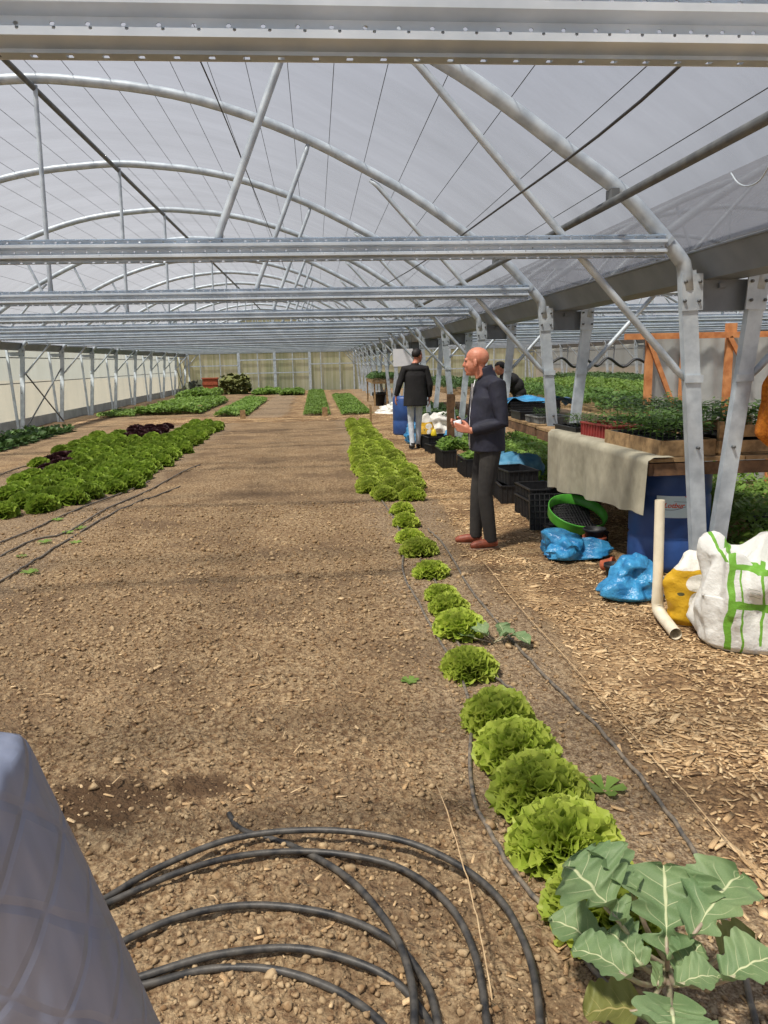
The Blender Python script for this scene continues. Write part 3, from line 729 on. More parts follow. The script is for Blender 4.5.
# small brassica seedling in the row
kr2 = thing('brassica_seedling', (0, 0, 0), 'small grey green brassica seedling lying between the drip lines', 'plant')
for a, b, wd in (((488, 636, .08), (470, 628, .1), .07), ((484, 636, .08), (482, 622, .1), .06), ((500, 637, .06), (516, 632, .1), .08), ((505, 637, .05), (498, 622, .12), .09), ((512, 636, .05), (530, 643, .06), .09), ((474, 638, .05), (456, 634, .05), .07)):
    pa, pb = Vector(up(*a)), Vector(up(*b)); kleaf(kr2, pa, pb, wd*1.2, .1, 0, M['kale'], .9)
    stalk(kr2, [Vector(up(494, 643, .02)), pa.lerp(Vector(up(494, 643, .02)), .5), pa], .004, .003)

# ------------------------------------------------------------ hoses and drip lines
def pxpath(pts, z=.03, n=6, ground=True):
    out = []
    for p in pts:
        X, Y, _ = up(p[0], p[1], p[2] if len(p) > 2 else z); out.append((X, Y, (p[2] if len(p) > 2 else z)))
    return catm(out, n)
coil = thing('irrigation_hose_coil', (0, 0, 0), 'loose coil of black irrigation pipe lying on the soil in the foreground', 'hose')
arcs = [[(60, 925, .03), (106, 898, .03), (160, 867, .05), (235, 838, .07), (320, 830, .08), (400, 840, .08), (460, 866, .07), (502, 902, .06), (527, 950, .05), (538, 1000, .05), (541, 1050, .05)],
        [(60, 925, .03), (108, 903, .03), (180, 872, .05), (245, 855, .05), (320, 852, .05), (395, 866, .05), (447, 903, .05), (475, 955, .04), (487, 1024, .04), (490, 1060, .04)],
        [(80, 970, .03), (130, 938, .04), (190, 914, .05), (255, 905, .05), (330, 914, .05), (390, 940, .05), (424, 980, .04), (438, 1024, .04), (440, 1060, .04)],
        [(100, 990, .03), (150, 974, .04), (215, 955, .05), (290, 948, .05), (350, 960, .05), (398, 984, .04), (430, 1024, .03), (445, 1060, .03)],
        [(100, 992, .03), (148, 984, .03), (210, 969, .03), (275, 970, .03), (335, 990, .03), (380, 1022, .03), (400, 1060, .03)],
        [(229, 814, .02), (242, 830, .02), (292, 846, .03), (348, 878, .06), (392, 930, .07), (412, 985, .07), (414, 1040, .06)]]
for i, a in enumerate(arcs):
    MB().tube(pxpath(a), .0108, 10).build('hose_loop', M['hose'], coil)
for pts, lbl, r, mt in (([(372, 488), (385, 505), (402, 540), (403, 572), (416, 600), (438, 640), (462, 682), (471, 720), (470, 765), (477, 810), (505, 866), (547, 918), (600, 985), (640, 1050)], 'dusty black drip line left of the lettuce row', .0085, 'drip'),
        ([(428, 532), (445, 548), (470, 590), (512, 642), (548, 682), (590, 722), (640, 778), (690, 845), (716, 905), (738, 960), (760, 1050)], 'dusty black drip line between the lettuce row and the path', .0085, 'drip'),
        ([(420, 560), (434, 580), (455, 640), (484, 672), (515, 695), (540, 730)], 'dusty drip line running through the middle of the lettuce row', .0075, 'drip'),
        ([(-60, 570), (0, 543), (50, 522), (90, 506), (150, 482)], 'upper left drip line beside the left lettuce bed', .010, 'drip'),
        ([(-60, 586), (0, 558), (35, 541), (70, 532), (120, 504), (200, 465)], 'middle drip line beside the left lettuce bed', .010, 'drip'),
        ([(-40, 600), (0, 582), (30, 566), (50, 553), (70, 540), (118, 512), (180, 486)], 'lower drip line beside the left lettuce bed', .010, 'drip'),
        ([(-40, 494), (0, 476), (40, 462), (80, 448), (120, 437)], 'faint drip line in the soil between the left bed and the wall', .010, 'drip')):
    P = pxpath(pts, .012, 6); P = [(x, y, G(x, y)+r*1.3) for x, y, z in P]
    lab(MB().tube(P, r, 8).build('drip_line', M[mt]), lbl, 'hose')
M['twine'] = simple('pale twine', sr(206, 180, 140), sr(180, 150, 112), 30, .9)
for pts, lbl in (([(480, 560), (520, 610), (580, 678), (660, 768), (768, 884), (800, 920)], 'thin pale twine stretched across the wood chips at the right'), ([(436, 800), (452, 850), (468, 905), (480, 960), (492, 1030)], 'thin pale twine lying over the hose coil')):
    P = pxpath(pts, .03, 4); lab(MB().tube([(x, y, G(x, y)+(.035 if x > .8 else .09)) for x, y, z in P], .0022, 5).build('twine', M['twine']), lbl, 'string')
# loose straw bits
for i in range(26):
    X, Y, _ = up(*[(258, 660), (50, 700), (285, 740), (300, 755), (240, 810), (18, 745), (500, 455), (120, 790), (332, 590), (215, 615)][i % 10]) if i < 10 else (R.uniform(-1.2, .6), R.uniform(1.9, 6), 0)
    L = R.uniform(.04, .11); a = R.uniform(0, 3)
    o = MB().tube([(-L/2*math.cos(a), -L/2*math.sin(a), .0), (0, 0, .006), (L/2*math.cos(a+.3), L/2*math.sin(a+.3), 0)], .0035, 5, True, .4).build('straw', M['twine'], None, (X, Y, G(X, Y)+.022))
    lab(o, 'pale straw splinter lying on the tilled soil', 'straw', 'straw splinters on the soil')

# ------------------------------------------------------------ bench, trays and clutter on the right
def upY(x, y, Y):
    d = Fd*F_PX+r2*(x-384)-u2*(y-512); t = Y/d.y; return (d.x*t, Y, H+d.z*t)
def bench(name, x0, x1, y0, y1, z, label, legs, mat='wood_brown', slats=True, th=.05):
    t = thing(name, (0, 0, 0), label, 'bench')
    m = MB(); n = max(1, int((x1-x0)/.16)); w_ = (x1-x0)/n
    for i in range(n): m.box((x0+w_*(i+.5), (y0+y1)/2, z-.014), (w_*.97, y1-y0, .026))
    m.build('bench_top', M['wood'], t, smooth=False)
    a = MB()
    for xx in (x0+.02, x1-.02): a.box((xx, (y0+y1)/2, z-.03-th), (.035, y1-y0-.02, th*2-.012))
    for yy in (y0+.02, y1-.02): a.box(((x0+x1)/2, yy, z-.03-th), (x1-x0-.075, .035, th*2-.012))
    a.build('apron', M[mat], t, smooth=False)
    for lx, ly in legs: MB().box((lx, ly, (z-.03)/2), (.06, .06, z-.03)).build('leg', M[mat], t, smooth=False)
    return t
bench('potting_bench', 2.33, 3.75, 5.25, 8.11, .90, 'wooden potting bench over the blue barrel, with a beige sheet hanging off its side', [(2.4, 7.62), (3.68, 5.4), (3.68, 8.0), (3.0, 8.02)])
bench('plank_bench', 2.36, 3.6, 8.27, 10.9, .90, 'narrower plank bench continuing behind the potting bench', [(2.42, 10.8), (3.5, 8.4), (3.5, 10.8)])
def clf(u, v):
    Y = 5.22+u*2.40; zb = .50-.17*u; z = .905-(.905-zb)*max(0, (v-.15)/.85)
    if v < .15: return (2.315+(.15-v)*1.2+.004, Y, .912)
    return (2.312-.016*math.sin(u*17+1)*v-.012*math.sin(u*41)*v*v-.01*v, Y, z+.01*math.sin(u*23)*v)
o = MB().grid(clf, 60, 16).build('hanging_sheet', M['cloth']); lab(o, 'beige weathered sheet draped down the left side of the potting bench', 'cloth')
# seedlings
def seed_leaves(h=.2, nl=26, spread=.09, ls=.055):
    VV = []; FF = []
    m = MB(); m.tube([(0, 0, 0), (R.uniform(-.01, .01), R.uniform(-.01, .01), h*.85)], .0028, 4)
    for i in range(nl):
        q = .3+.7*(i/nl); az = i*2.4; r0 = spread*R.uniform(.35, 1)*(1.15-.5*q); z = h*q+R.uniform(-.01, .02)
        c = Vector((math.cos(az)*r0, math.sin(az)*r0, z)); f = Vector((math.cos(az), math.sin(az), R.uniform(-.5, .3))).normalized(); s_ = f.cross(Vector((0, 0, 1))).normalized()
        L = ls*R.uniform(.6, 1.1); w_ = L*.32
        m.add([c-f*L*.5, c-f*L*.1+s_*w_, c+f*L*.15+s_*w_*.9, c+f*L*.6, c+f*L*.15-s_*w_*.9, c-f*L*.1-s_*w_], [(0, 1, 2, 3, 4, 5)])
    return m.mesh('foliage', M['seedleaf'], False)
SEED = [seed_leaves() for _ in range(5)]
POT = MB().lathe([(.034, 0), (.047, .085), (.05, .085), (.05, .092), (.044, .092), (.042, .075)], 14, cap=False).mesh('pot', M['black'], True)
CMP = MB().lathe([(.043, .076), (.0005, .08)], 12, cap=False).mesh('compost', M['compost'], True)
def seedling(x, y, z, label, group, sc=1.0, cat='seedling'):
    t = thing('potted_seedling', (x, y, z), label, cat, group, R.uniform(0, 6)); t.scale = (sc, sc, sc)
    link('pot', POT, parent=t); link('compost', CMP, parent=t); link('foliage', R.choice(SEED), (0, 0, .075), t)
def wcrate(name, cx, cy, wx, wy, h, rz, label, posts=0, gap=False):
    t = thing(name, (cx, cy, .902), label, 'crate', None, rz); z0 = h/2
    for s in (-1, 1):
        if gap:
            for zz in (.06, h-.05): MB().box((0, s*wy/2, zz), (wx, .012, .085)).build('slat', M['wood'], t, smooth=False)
        else: MB().box((0, s*wy/2, z0), (wx, .012, h)).build('side_board', M['wood'], t, smooth=False)
        MB().box((s*wx/2, 0, h/2 if not gap else .06), (.012, wy-.014, h if not gap else .09)).build('end_board', M['wood'], t, smooth=False)
        if posts:
            for s2 in (-1, 1): MB().box((s*(wx/2-.025), s2*(wy/2-.025), posts/2), (.035, .035, posts)).build('corner_post', M['wood'], t, smooth=False)
    MB().box((0, 0, .006), (wx-.014, wy-.014, .01)).build('base', M['wood'], t, smooth=False)
wcrate('wooden_crate', 2.63, 5.82, .41, .98, .115, .05, 'shallow wooden crate of potted tomato seedlings at the near corner of the potting bench')
wcrate('wooden_crate', 3.13, 5.57, .52, .5, .22, .0, 'taller slatted wooden crate on the bench, beside the orange net sack', .24, True)
for i in range(4):
    for j in range(9): seedling(2.49+i*.098+.02*(j-4)*-.1, 5.42+j*.103, .918, 'tomato seedling in a black pot in the shallow wooden crate', 'seedlings in the shallow wooden crate', R.uniform(.9, 1.1))
for i in range(4):
    for j in range(3): seedling(2.96+i*.112, 5.46+j*.12, .918, 'seedling in a black pot inside the slatted wooden crate', 'seedlings in the slatted crate', R.uniform(1.15, 1.4))
def pcrate(name, mat, cx, cy, z, wx, wy, h, rz, label, ribs=True, cat='crate'):
    t = thing(name, (cx, cy, z), label, cat, None, rz); m = MB()
    for s in (-1, 1):
        m.box((0, s*wy/2, h/2), (wx, .008, h*.98)); m.box((s*wx/2, 0, h/2), (.008, wy, h*.98))
        n = int(wx/.05)
        if ribs:
            for k in range(n+1): m.box((-wx/2+k*wx/n, s*(wy/2+.006), h/2), (.008, .014, h))
            n2 = int(wy/.05)
            for k in range(n2+1): m.box((s*(wx/2+.006), -wy/2+k*wy/n2, h/2), (.014, .008, h))
    m.box((0, 0, .006), (wx, wy, .01)); m.build('body', M[mat], t, smooth=False)
    r = MB()
    for s in (-1, 1): r.box((0, s*(wy/2+.006), h), (wx+.036, .024, .014)); r.box((s*(wx/2+.006), 0, h), (.024, wy+.012, .014))
    r.build('rim', M[mat], t, smooth=False); return t
pcrate('plastic_crate', 'red_plastic', 2.60, 6.72, .902, .24, .58, .125, .12, 'red ribbed plastic crate of small seedlings on the potting bench')
for i in range(2):
    for j in range(5): seedling(2.54+i*.105-.01*j, 6.50+j*.108, .918, 'small seedling in the red plastic crate', 'seedlings in the red crate', .75)
pcrate('seed_tray', 'black', 2.60, 7.45, .902, .34, .5, .05, .1, 'shallow black tray of low seedlings behind the red crate', False, 'tray')
pcrate('seed_tray', 'grey_plastic', 2.60, 8.62, .902, .34, .42, .07, .05, 'grey ribbed tray of small plants on the plank bench', True, 'tray')
pcrate('seed_tray', 'black', 2.60, 9.20, .902, .42, .40, .09, .02, 'black tray standing behind the grey tray', False, 'tray')
for i in range(3):
    for j in range(4):
        seedling(2.50+i*.1, 7.28+j*.11, .91, 'low seedling in the shallow black tray', 'seedlings in the black tray', .6)
        if j < 3: seedling(2.50+i*.1, 8.50+j*.12, .91, 'low seedling in the grey tray', 'seedlings in the grey tray', .55)
for i in range(7):
    for j in range(10):
        x, y = 2.96+i*.115, 6.05+j*.20
        seedling(x+R.uniform(-.01, .01), y, .902, 'dark green tomato seedling standing in rows on the potting bench', 'seedlings standing on the potting bench', R.uniform(1.0, 1.25))
for i in range(5):
    t = pcrate('stacked_tray', 'black', 2.74+.01*R.random(), 9.85, .902+i*.036, .62, .42, .03, R.uniform(-.03, .03), 'black cell tray in the stack on the plank bench, %s from the bottom' % ORD[i], True, 'tray')
m = MB().grid(lambda u, v: (2.36+u*.95, 9.60+v*.55, 1.10+.035*math.sin(u*9+1)*math.cos(v*5)+.03*math.sin(u*21+v*9)*.5-(.10*max(0, abs(u-.5)-.38)/.12)), 36, 14)
lab(m.build('blue_sheet', M['blue_bag']), 'crumpled blue sheet lying over the stack of black trays', 'sheet')
# barrel
bc = Vector((2.705, 5.70, 0)); br = .30
t = thing('plastic_barrel', bc, 'large blue plastic barrel standing under the potting bench', 'barrel')
MB().lathe([(.27, .0), (.29, .02), (br, .06), (br, .24), (br-.012, .26), (br, .28), (br, .56), (br-.012, .58), (br, .60), (br, .76), (.28, .795), (.26, .80)], 48).build('drum', M['blue_barrel'], t)
th0 = math.atan2(-bc.y, -bc.x)+.13; rr = br+.003
lbm = MB().grid(lambda u, v: (rr*math.cos(th0+(u-.5)*.86), rr*math.sin(th0+(u-.5)*.86), .43+v*.165-.02*0), 20, 2)
M['label'] = simple('pale label', sr(206, 226, 232), sr(190, 214, 226), 6, .5)
M['labelred'] = simple('label red', sr(214, 92, 60), sr(206, 84, 56), 6, .5); M['labeldark'] = simple('label grey', sr(92, 110, 128), sr(82, 100, 118), 6, .5); M['labelpink'] = simple('label crimson', sr(190, 66, 90), sr(170, 52, 78), 6, .5)
lb = lbm.build('label', M['label'], t); lb['label'] = 'pale label with red lettering'
rr2 = rr+.002
def cyl(a, z): return (rr2*math.cos(th0+a), rr2*math.sin(th0+a), z)
MB().grid(lambda u, v: cyl(-.40+u*.66, .488+.035*max(0, u-.5)**1.5*2+v*.004), 16, 1).build('label_line', M['labeldark'], lb)
MB().grid(lambda u, v: cyl(-.02+u*.3, .553-.004*u+v*.003), 8, 1).build('label_line', M['labeldark'], lb)
MB().add([cyl(.22, .595), cyl(.43, .595), cyl(.43, .535)], [(0, 1, 2)]).build('label_corner', M['labelpink'], lb)
tx = bpy.data.curves.new('lettering', 'FONT'); tx.body = 'Lotbur'; tx.size = .052; tx.shear = .3; tx.align_x = 'CENTER'; tx.offset = .0012
to = bpy.data.objects.new('tmp', tx); C.objects.link(to); bpy.context.view_layer.update()
tm = bpy.data.meshes.new_from_object(to.evaluated_get(bpy.context.evaluated_depsgraph_get())); bpy.data.objects.remove(to)
for v in tm.vertices: v.co = cyl(v.co.x/rr2-.02, .507+v.co.y)
tm.materials.clear(); tm.materials.append(M['labelred']); link('lettering', tm, parent=lb)
# pipe
pa, pt, pe = Vector(up(657, 610, .05)), Vector(upY(660, 500, up(657, 610, .05)[1]+.02)), Vector(up(676, 634, .04))
o = MB().tube([pe, pe.lerp(pa, .6), pa+Vector((.004, -.01, .0)), pa+Vector((0, 0, .05)), pa.lerp(pt, .3), pt], [.034, .036, .038, .036, .031, .030], 20, False).build('drain_pipe', M['pvc']); lab(o, 'cream plastic pipe with an elbow standing upright in front of the blue barrel', 'pipe')
# sacks
def crum(x, y, z, seed):
    rr_ = random.Random(seed); s = 0; wsum = 0
    for k in range(9):
        n_ = Vector((rr_.uniform(-1, 1), rr_.uniform(-1, 1), rr_.uniform(-.5, .5))).normalized(); fq = rr_.uniform(2.5, 10); ph = rr_.random()
        q = (n_.x*x+n_.y*y+n_.z*z)*fq+ph+.35*mn.noise(Vector((x*4+k, y*4, z*4))); s += (abs(q-math.floor(q)-.5)-.25)*4/fq*4; wsum += 1
    return s/3.2
def lump(fn_r, prof, n=64, nv=40, amp=.03, sc=4.5, p=2.8, seed=0, top=None):
    vs = []
    for i in range(nv+1):
        q = i/nv
        for (a, b), (c, d) in zip(prof, prof[1:]):
            if q <= c: k = b+(d-b)*(q-a)/max(1e-6, c-a); break
        for j in range(n):
            a = 2*PI*j/n; ca, sa = math.cos(a), math.sin(a)
            x = fn_r[0]*k*math.copysign(abs(ca)**(2/p), ca); y = fn_r[1]*k*math.copysign(abs(sa)**(2/p), sa); z = q*fn_r[2]
            if top: z = q*fn_r[2]*(1+top(x, y)*q)
            nn = mn.noise(Vector((x*sc+seed, y*sc, z*sc))); n2 = 1-abs(mn.noise(Vector((x*sc*1.6+seed, y*sc*1.6+9, z*sc*1.1))))*2.2; n3 = 1-abs(mn.noise(Vector((x*sc*4, y*sc*4+seed, z*sc*3))))*2
            g = amp*(nn*1.1+n2*.35+crum(x, y, z, seed)*1.5)*min(1, q*6+.15); l = math.hypot(x, y)+1e-6
            vs.append((x+x/l*g, y+y/l*g, max(0, z+amp*(nn*.8+(crum(y, x, z, seed+3)*1.6 if q > .5 else 0))*q)))
    fs = [(i*n+j, i*n+(j+1) % n, (i+1)*n+(j+1) % n, (i+1)*n+j) for i in range(nv) for j in range(n)]
    fs += [tuple(range(n-1, -1, -1)), tuple(range(nv*n, nv*n+n))]
    return MB().add(vs, fs)
def maskmat(name, base, rects, ells=(), warp=.04, rough=.55, bands=()):
    t = NT(name); v = t.obj(); nn = t.n('ShaderNodeTexNoise', inp={'Scale': 4.5, 'Detail': 3, 'Vector': v}).outputs['Color']
    vm = t.n('ShaderNodeVectorMath', operation='MULTIPLY_ADD', inp={0: nn, 1: (warp*2, warp*2, warp*2), 2: v}).outputs[0]
    s = t.n('ShaderNodeSeparateXYZ', inp={0: vm}); X, Z = s.outputs[0], s.outputs[2]; X = t.math('SUBTRACT', X, warp); Z = t.math('SUBTRACT', Z, warp)
    col = t.mix(t.ramp(t.noise(9, 3, v), .3, .7), base, tuple([c*.9 for c in base[:3]]+[1]))
    for x0, x1, z0, z1, c, sh in rects:
        XX = t.math('ADD', X, t.math('MULTIPLY', Z, sh))
        a = t.math('MULTIPLY', t.math('GREATER_THAN', XX, x0), t.math('LESS_THAN', XX, x1)); b = t.math('MULTIPLY', t.math('GREATER_THAN', Z, z0), t.math('LESS_THAN', Z, z1))
        col = t.mix(t.math('MULTIPLY', a, b), col, c)
    for cx, cz, rx, rz, c in ells:
        a = t.math('DIVIDE', t.math('SUBTRACT', X, cx), rx); b = t.math('DIVIDE', t.math('SUBTRACT', Z, cz), rz)
        col = t.mix(t.math('LESS_THAN', t.math('ADD', t.math('MULTIPLY', a, a), t.math('MULTIPLY', b, b)), 1.0), col, c)
    return t.end(t.bsdf(col, rough, 0, t.bump(t.noise(14, 4, v, .7), .6, .02), .4, .12))
gr = sr(118, 176, 62); gt = sr(176, 180, 172)
M['sack'] = maskmat('white woven sack print', sr(232, 232, 228), [(-.23, -.19, .02, .62, gr, .0), (-.23, -.02, .26, .30, gr, 0), (-.20, -.02, .47, .50, gr, 0), (-.06, -.045, .05, .52, gr, 0), (-.14, -.13, .0, .5, gr, 0.05), (.07, .085, .1, .6, gr, .1), (.10, .16, .40, .47, gr, 0), (.0, .02, .5, .66, gr, .5), (-.12, -.07, .34, .345, gt, 0), (-.12, -.07, .36, .365, gt, 0), (-.12, -.07, .38, .385, gt, 0), (-.02, .06, .20, .205, gt, 0), (-.02, .06, .23, .235, gt, 0), (-.02, .06, .33, .335, gt, 0), (-.02, .06, .36, .365, gt, 0), (-.02, .05, .56, .565, gt, 0), (-.02, .05, .585, .59, gt, 0)])
prof = [(0, .88), (.05, .97), (.3, 1.0), (.6, .96), (.84, .90), (.93, .80), (.98, .5), (1, .06)]
o = lump((.34, .23, .60), prof, 130, 80, .034, 3.6, 2.9, 3, lambda x, y: .10*math.sin(x*15+.3)).build('woven_sack', M['sack'], None, (2.47, 3.98, 0), rz=-.35); lab(o, 'big white woven sack with green stripes standing at the right edge', 'sack')
yl = sr(214, 170, 40); wh = sr(236, 234, 226)
M['sunsack'] = maskmat('yellow flower print bag', wh, [(-.3, .3, .0, .36, yl, 0)], [(.02, .28, .07, .055, wh), (.03, .15, .055, .075, wh), (-.07, .21, .02, .012, sr(90, 90, 60))], .02)
o = lump((.125, .10, .46), [(0, .7), (.08, .95), (.5, 1.03), (.8, .85), (.95, .5), (1, .1)], 56, 36, .02, 6, 2.6, 8).build('compost_bag', M['sunsack'], None, (2.23, 4.36, 0), rz=-.3); lab(o, 'yellow and white bag with a petal print, between the white sack and the pipe', 'bag')
def bluebag(x, y, r, seed, label, prof=None, mat='blue_bag', amp=.045, name='plastic_bag', cat='bag', rz=0, z=0):
    prof = prof or [(0, .9), (.1, 1.05), (.4, .95), (.7, .7), (.9, .42), (1, .08)]
    o = lump(r, prof, 60, 30, amp, 6.5, 2.2, seed).build(name, M[mat], None, (x, y, z), rz=rz); lab(o, label, cat); return o
bluebag(2.10, 4.93, (.19, .15, .27), 11, 'crumpled blue plastic bag at the foot of the barrel behind the pipe')
bluebag(2.06, 6.05, (.25, .15, .17), 21, 'crumpled blue plastic bag lying in front of the green sieve', amp=.06)
bluebag(2.55, 9.75, (.34, .30, .42), 31, 'blue sheet heaped over something behind the black crates', [(0, 1), (.5, 1.0), (.8, .85), (.95, .6), (1, .2)], 'blue_cloth', .03, 'covered_heap', 'sheet')
bluebag(2.18, 9.35, (.18, .14, .12), 33, 'small flat blue plastic bag beside the black crates, below the blue heap')
bluebag(1.88, 15.3, (.13, .2, .42), 41, 'pale blue plastic bag behind the walking man', mat='blue_bag')
bluebag(2.62, 16.2, (.36, .3, .55), 43, 'large white plastic sack under the right gutter, beyond the standing man', mat='white_plastic', amp=.04)
sun = bluebag(2.27, 16.0, (.15, .15, .52), 45, 'white bag with a yellow flower print to the right of the walking man', mat='sunsack', amp=.02)
bluebag(2.5, 24.4, (.62, .6, .34), 47, 'white plastic sheeting dumped on the ground in the distance, left of the walking man', [(0, 1.1), (.3, .9), (.6, .6), (.85, .3), (1, .1)], 'white_plastic', .07, 'plastic_sheeting', 'sheeting')
# pots and sieve
def pot(name, x, y, z, r, h, mat, label, rot=None, cat='pot'):
    t = thing(name, (x, y, z), label, cat); m = MB().lathe([(r*.68, 0), (r*.93, h*.8), (r*1.04, h*.8), (r*1.04, h), (r*.94, h), (r*.64, .012)], 28, cap=False); m.lathe([(r*.68, 0.001), (.001, .001)], 28, cap=False)
    m.build('body', M[mat], t)
    if rot: t.rotation_euler = rot
    return t
pot('plant_pot', 2.27, 6.12, 0, .095, .15, 'terra', 'terracotta pot to the left of the blue barrel, with a black pot stacked in it')
pot('plant_pot', 2.27, 6.12, .13, .092, .085, 'black', 'black pot stacked in the terracotta pot')
pot('plant_pot', 2.12, 5.55, .055, .055, .10, 'terra', 'small terracotta pot tipped on its side by the barrel', (PI/2-.2, 0, .9))
pot('plant_pot', 2.14, 5.34, 0, .075, .12, 'black', 'small black pot by the foot of the blue barrel')
pot('plant_pot', 3.78, 6.1, 0, .17, .26, 'black', 'black pot on the ground at the right edge beside the weeds')
ms = Matrix.Rotation(.40, 3, 'X') @ Matrix.Rotation(.1, 3, 'Y')
t = thing('garden_sieve', (2.28, 6.6, .24), 'round green plastic sieve leaning on a black tray', 'sieve')
MB().lathe([(.245, -.045), (.258, .045), (.266, .045), (.266, .035), (.252, -.05)], 48, cap=False, m=ms).build('hoop', M['green_plastic'], t)
m = MB()
for k in range(-8, 9):
    q = k*.028; hh = math.sqrt(max(0, .244**2-q*q))
    m.tube([ms @ Vector((q, -hh, -.045)), ms @ Vector((q, hh, -.045))], .003, 4).tube([ms @ Vector((-hh, q, -.045)), ms @ Vector((hh, q, -.045))], .003, 4)
m.build('mesh', M['black'], t)
def celltray(name, loc, w, h, rot, label, n=12, k=6):
    t = thing(name, loc, label, 'tray'); m = MB(); m.box((0, 0, 0), (w, .006, h))
    for i in range(n+1): m.box((-w/2+i*w/n, -.02, 0), (.008, .04, h))
    for i in range(k+1): m.box((0, -.02, -h/2+i*h/k), (w, .04, .008))
    m.build('cells', M['black'], t, smooth=False); t.rotation_euler = rot
celltray('cell_tray', (2.27, 7.08, .17), .56, .34, (-.25, 0, -.12), 'black cell tray propped on edge behind the green sieve')
pcrate('black_crate', 'black', 2.28, 6.62, 0, .42, .38, .10, .05, 'low black tray on the ground under the green sieve')
pcrate('black_crate', 'black', 2.27, 7.72, 0, .34, .55, .20, .05, 'black ribbed crate on the ground nearest the propped cell tray')
pcrate('black_crate', 'black', 2.24, 8.75, 0, .34, .55, .20, -.06, 'black ribbed crate on the ground, bottom of the far stack')
pcrate('black_crate', 'black', 2.27, 8.78, .212, .34, .55, .15, .12, 'black ribbed crate on top of the far stack')
pcrate('black_crate', 'black', 2.27, 7.78, .212, .32, .5, .10, .04, 'flat black crate resting on the crate nearest the propped tray')
o = MB().grid(lambda u, v: (2.42+.03*math.sin(u*19), 9.9+u*.9, .86-v*.55+.03*math.sin(u*7)*v), 24, 6).build('hanging_cloth', M['blue_cloth']); lab(o, 'blue cloth hanging below the plank bench behind the standing man', 'cloth')
# clutter beyond the standing man
def foli(name, x0, x1, y0, y1, z, n, h, ls, mat, label, cat): return foliage(name, [(x0, x1, y0, y1)], n, h, ls, M[mat], label, cat, z)
pcrate('black_crate', 'black', 1.98, 11.9, 0, .20, .7, .26, 0, 'black crate of young plants by the path, just left of the standing man')
foli('young_plants', 1.9, 2.3, 11.6, 12.25, .2, 700, .26, .10, 'weed', 'young green plants overflowing the crate by the path', 'plants')
pcrate('black_crate', 'black', 2.14, 10.75, 0, .24, .6, .26, 0, 'black crate at the feet of the standing man')
foli('young_plants', 2.05, 2.3, 10.5, 11.0, .2, 400, .2, .10, 'weed', 'young green plants in the crate nearest the standing man', 'plants')
pcrate('black_crate', 'black', 2.22, 14.2, 0, .5, .6, .24, .1, 'dark crate on the ground right of the walking man')
pcrate('black_crate', 'black', 2.1, 13.6, .0, .3, .34, .15, .2, 'small dark crate in front of the bigger one, right of the walking man')
o = bluebag(2.12, 14.0, (.05, .05, .12), 51, 'small bright yellow packet on the crate right of the walking man', mat='yellow', amp=.01, name='packet', cat='packet', z=.255)
bluebag(2.38, 14.1, (.08, .08, .10), 52, 'small blue packet on the dark crate right of the walking man', mat='blue_bag', amp=.02, name='packet', cat='packet', z=.255)
for px, lbl, hh, mt in ((450.5, 'upright brown timber board by the path, left of the standing man', 1.05, 'wood_brown'), (456, 'thinner dark stake beside the timber board', .95, 'wood_brown')):
    X, Y, _ = up(px, 456, 0); o = MB().box((0, 0, hh/2), (.12 if hh > 1 else .05, .03, hh)).build('timber_stake', M[mt], None, (X, Y+(0 if hh > 1 else .3), 0), False, .2); lab(o, lbl, 'stake')
t = thing('plastic_barrel', (1.95, 17.2, 0), 'dark blue barrel behind the walking man', 'barrel'); MB().lathe([(.25, 0), (.27, .03), (.27, .3), (.26, .32), (.27, .34), (.27, .8), (.24, .85)], 32).build('drum', M['blue_barrel'], t)
bench('seedling_bench', 2.05, 3.1, 28, 32, .95, 'distant timber bench of seedlings near the end of the path', [(2.1, 28.1), (2.55, 28.1), (3.0, 28.1), (2.1, 31.9), (3.0, 31.9)], 'wood')
foli('seedlings', 2.05, 3.1, 28, 32, .95, 3500, .3, .1, 'herbdark', 'dark green seedlings crowded on the distant bench', 'seedlings')
pot('plant_pot', 2.3, 28.6, 0, .25, .5, 'black', 'dark tub standing under the distant bench')
x0, _, z1 = upY(393, 349, 19); x1, _, z0 = upY(413, 366, 19)
o = MB().box(((x0+x1)/2, 19, (z0+z1)/2), (x1-x0, .01, z1-z0)).build('white_board', M['sign'], None, (0, 0, 0), False); lab(o, 'blank white board hung from the beams beyond the walking man', 'board')
for xx in (x0+.03, x1-.03):
    o = MB().tube([(xx, 19, z1), (xx, 19, 2.3)], .004, 4).build('hanging_wire', M['wire']); lab(o, 'thin wire holding up the white board', 'wire', 'wires of the white board')
# neighbouring tunnel benches
for i, (x0, x1, y0, y1, wd) in enumerate(((4.3, 5.6, 10.2, 19.5, 'nearest the right gutter'), (6.3, 8.2, 10.2, 24, 'in the middle of the neighbouring tunnel'), (8.9, 11.2, 12, 30, 'far across the neighbouring tunnel'), (3.6, 5.2, 20.5, 30, 'in the distance behind the stooping person'))):
    bench('seedling_bench', x0, x1, y0, y1, .82, 'long bench of seedlings '+wd, [(a, b) for a in (x0+.06, x1-.06) for b in (y0+.1, (y0+y1)/2, y1-.1)], 'wood')
    foli('seedlings', x0, x1, y0, y1, .82, int(900*(x1-x0)*(y1-y0)/1.6), .26, .09, ('seedleaf', 'herb', 'herbdark', 'herbdark')[i], 'dense green seedlings covering the bench '+wd, 'seedlings')
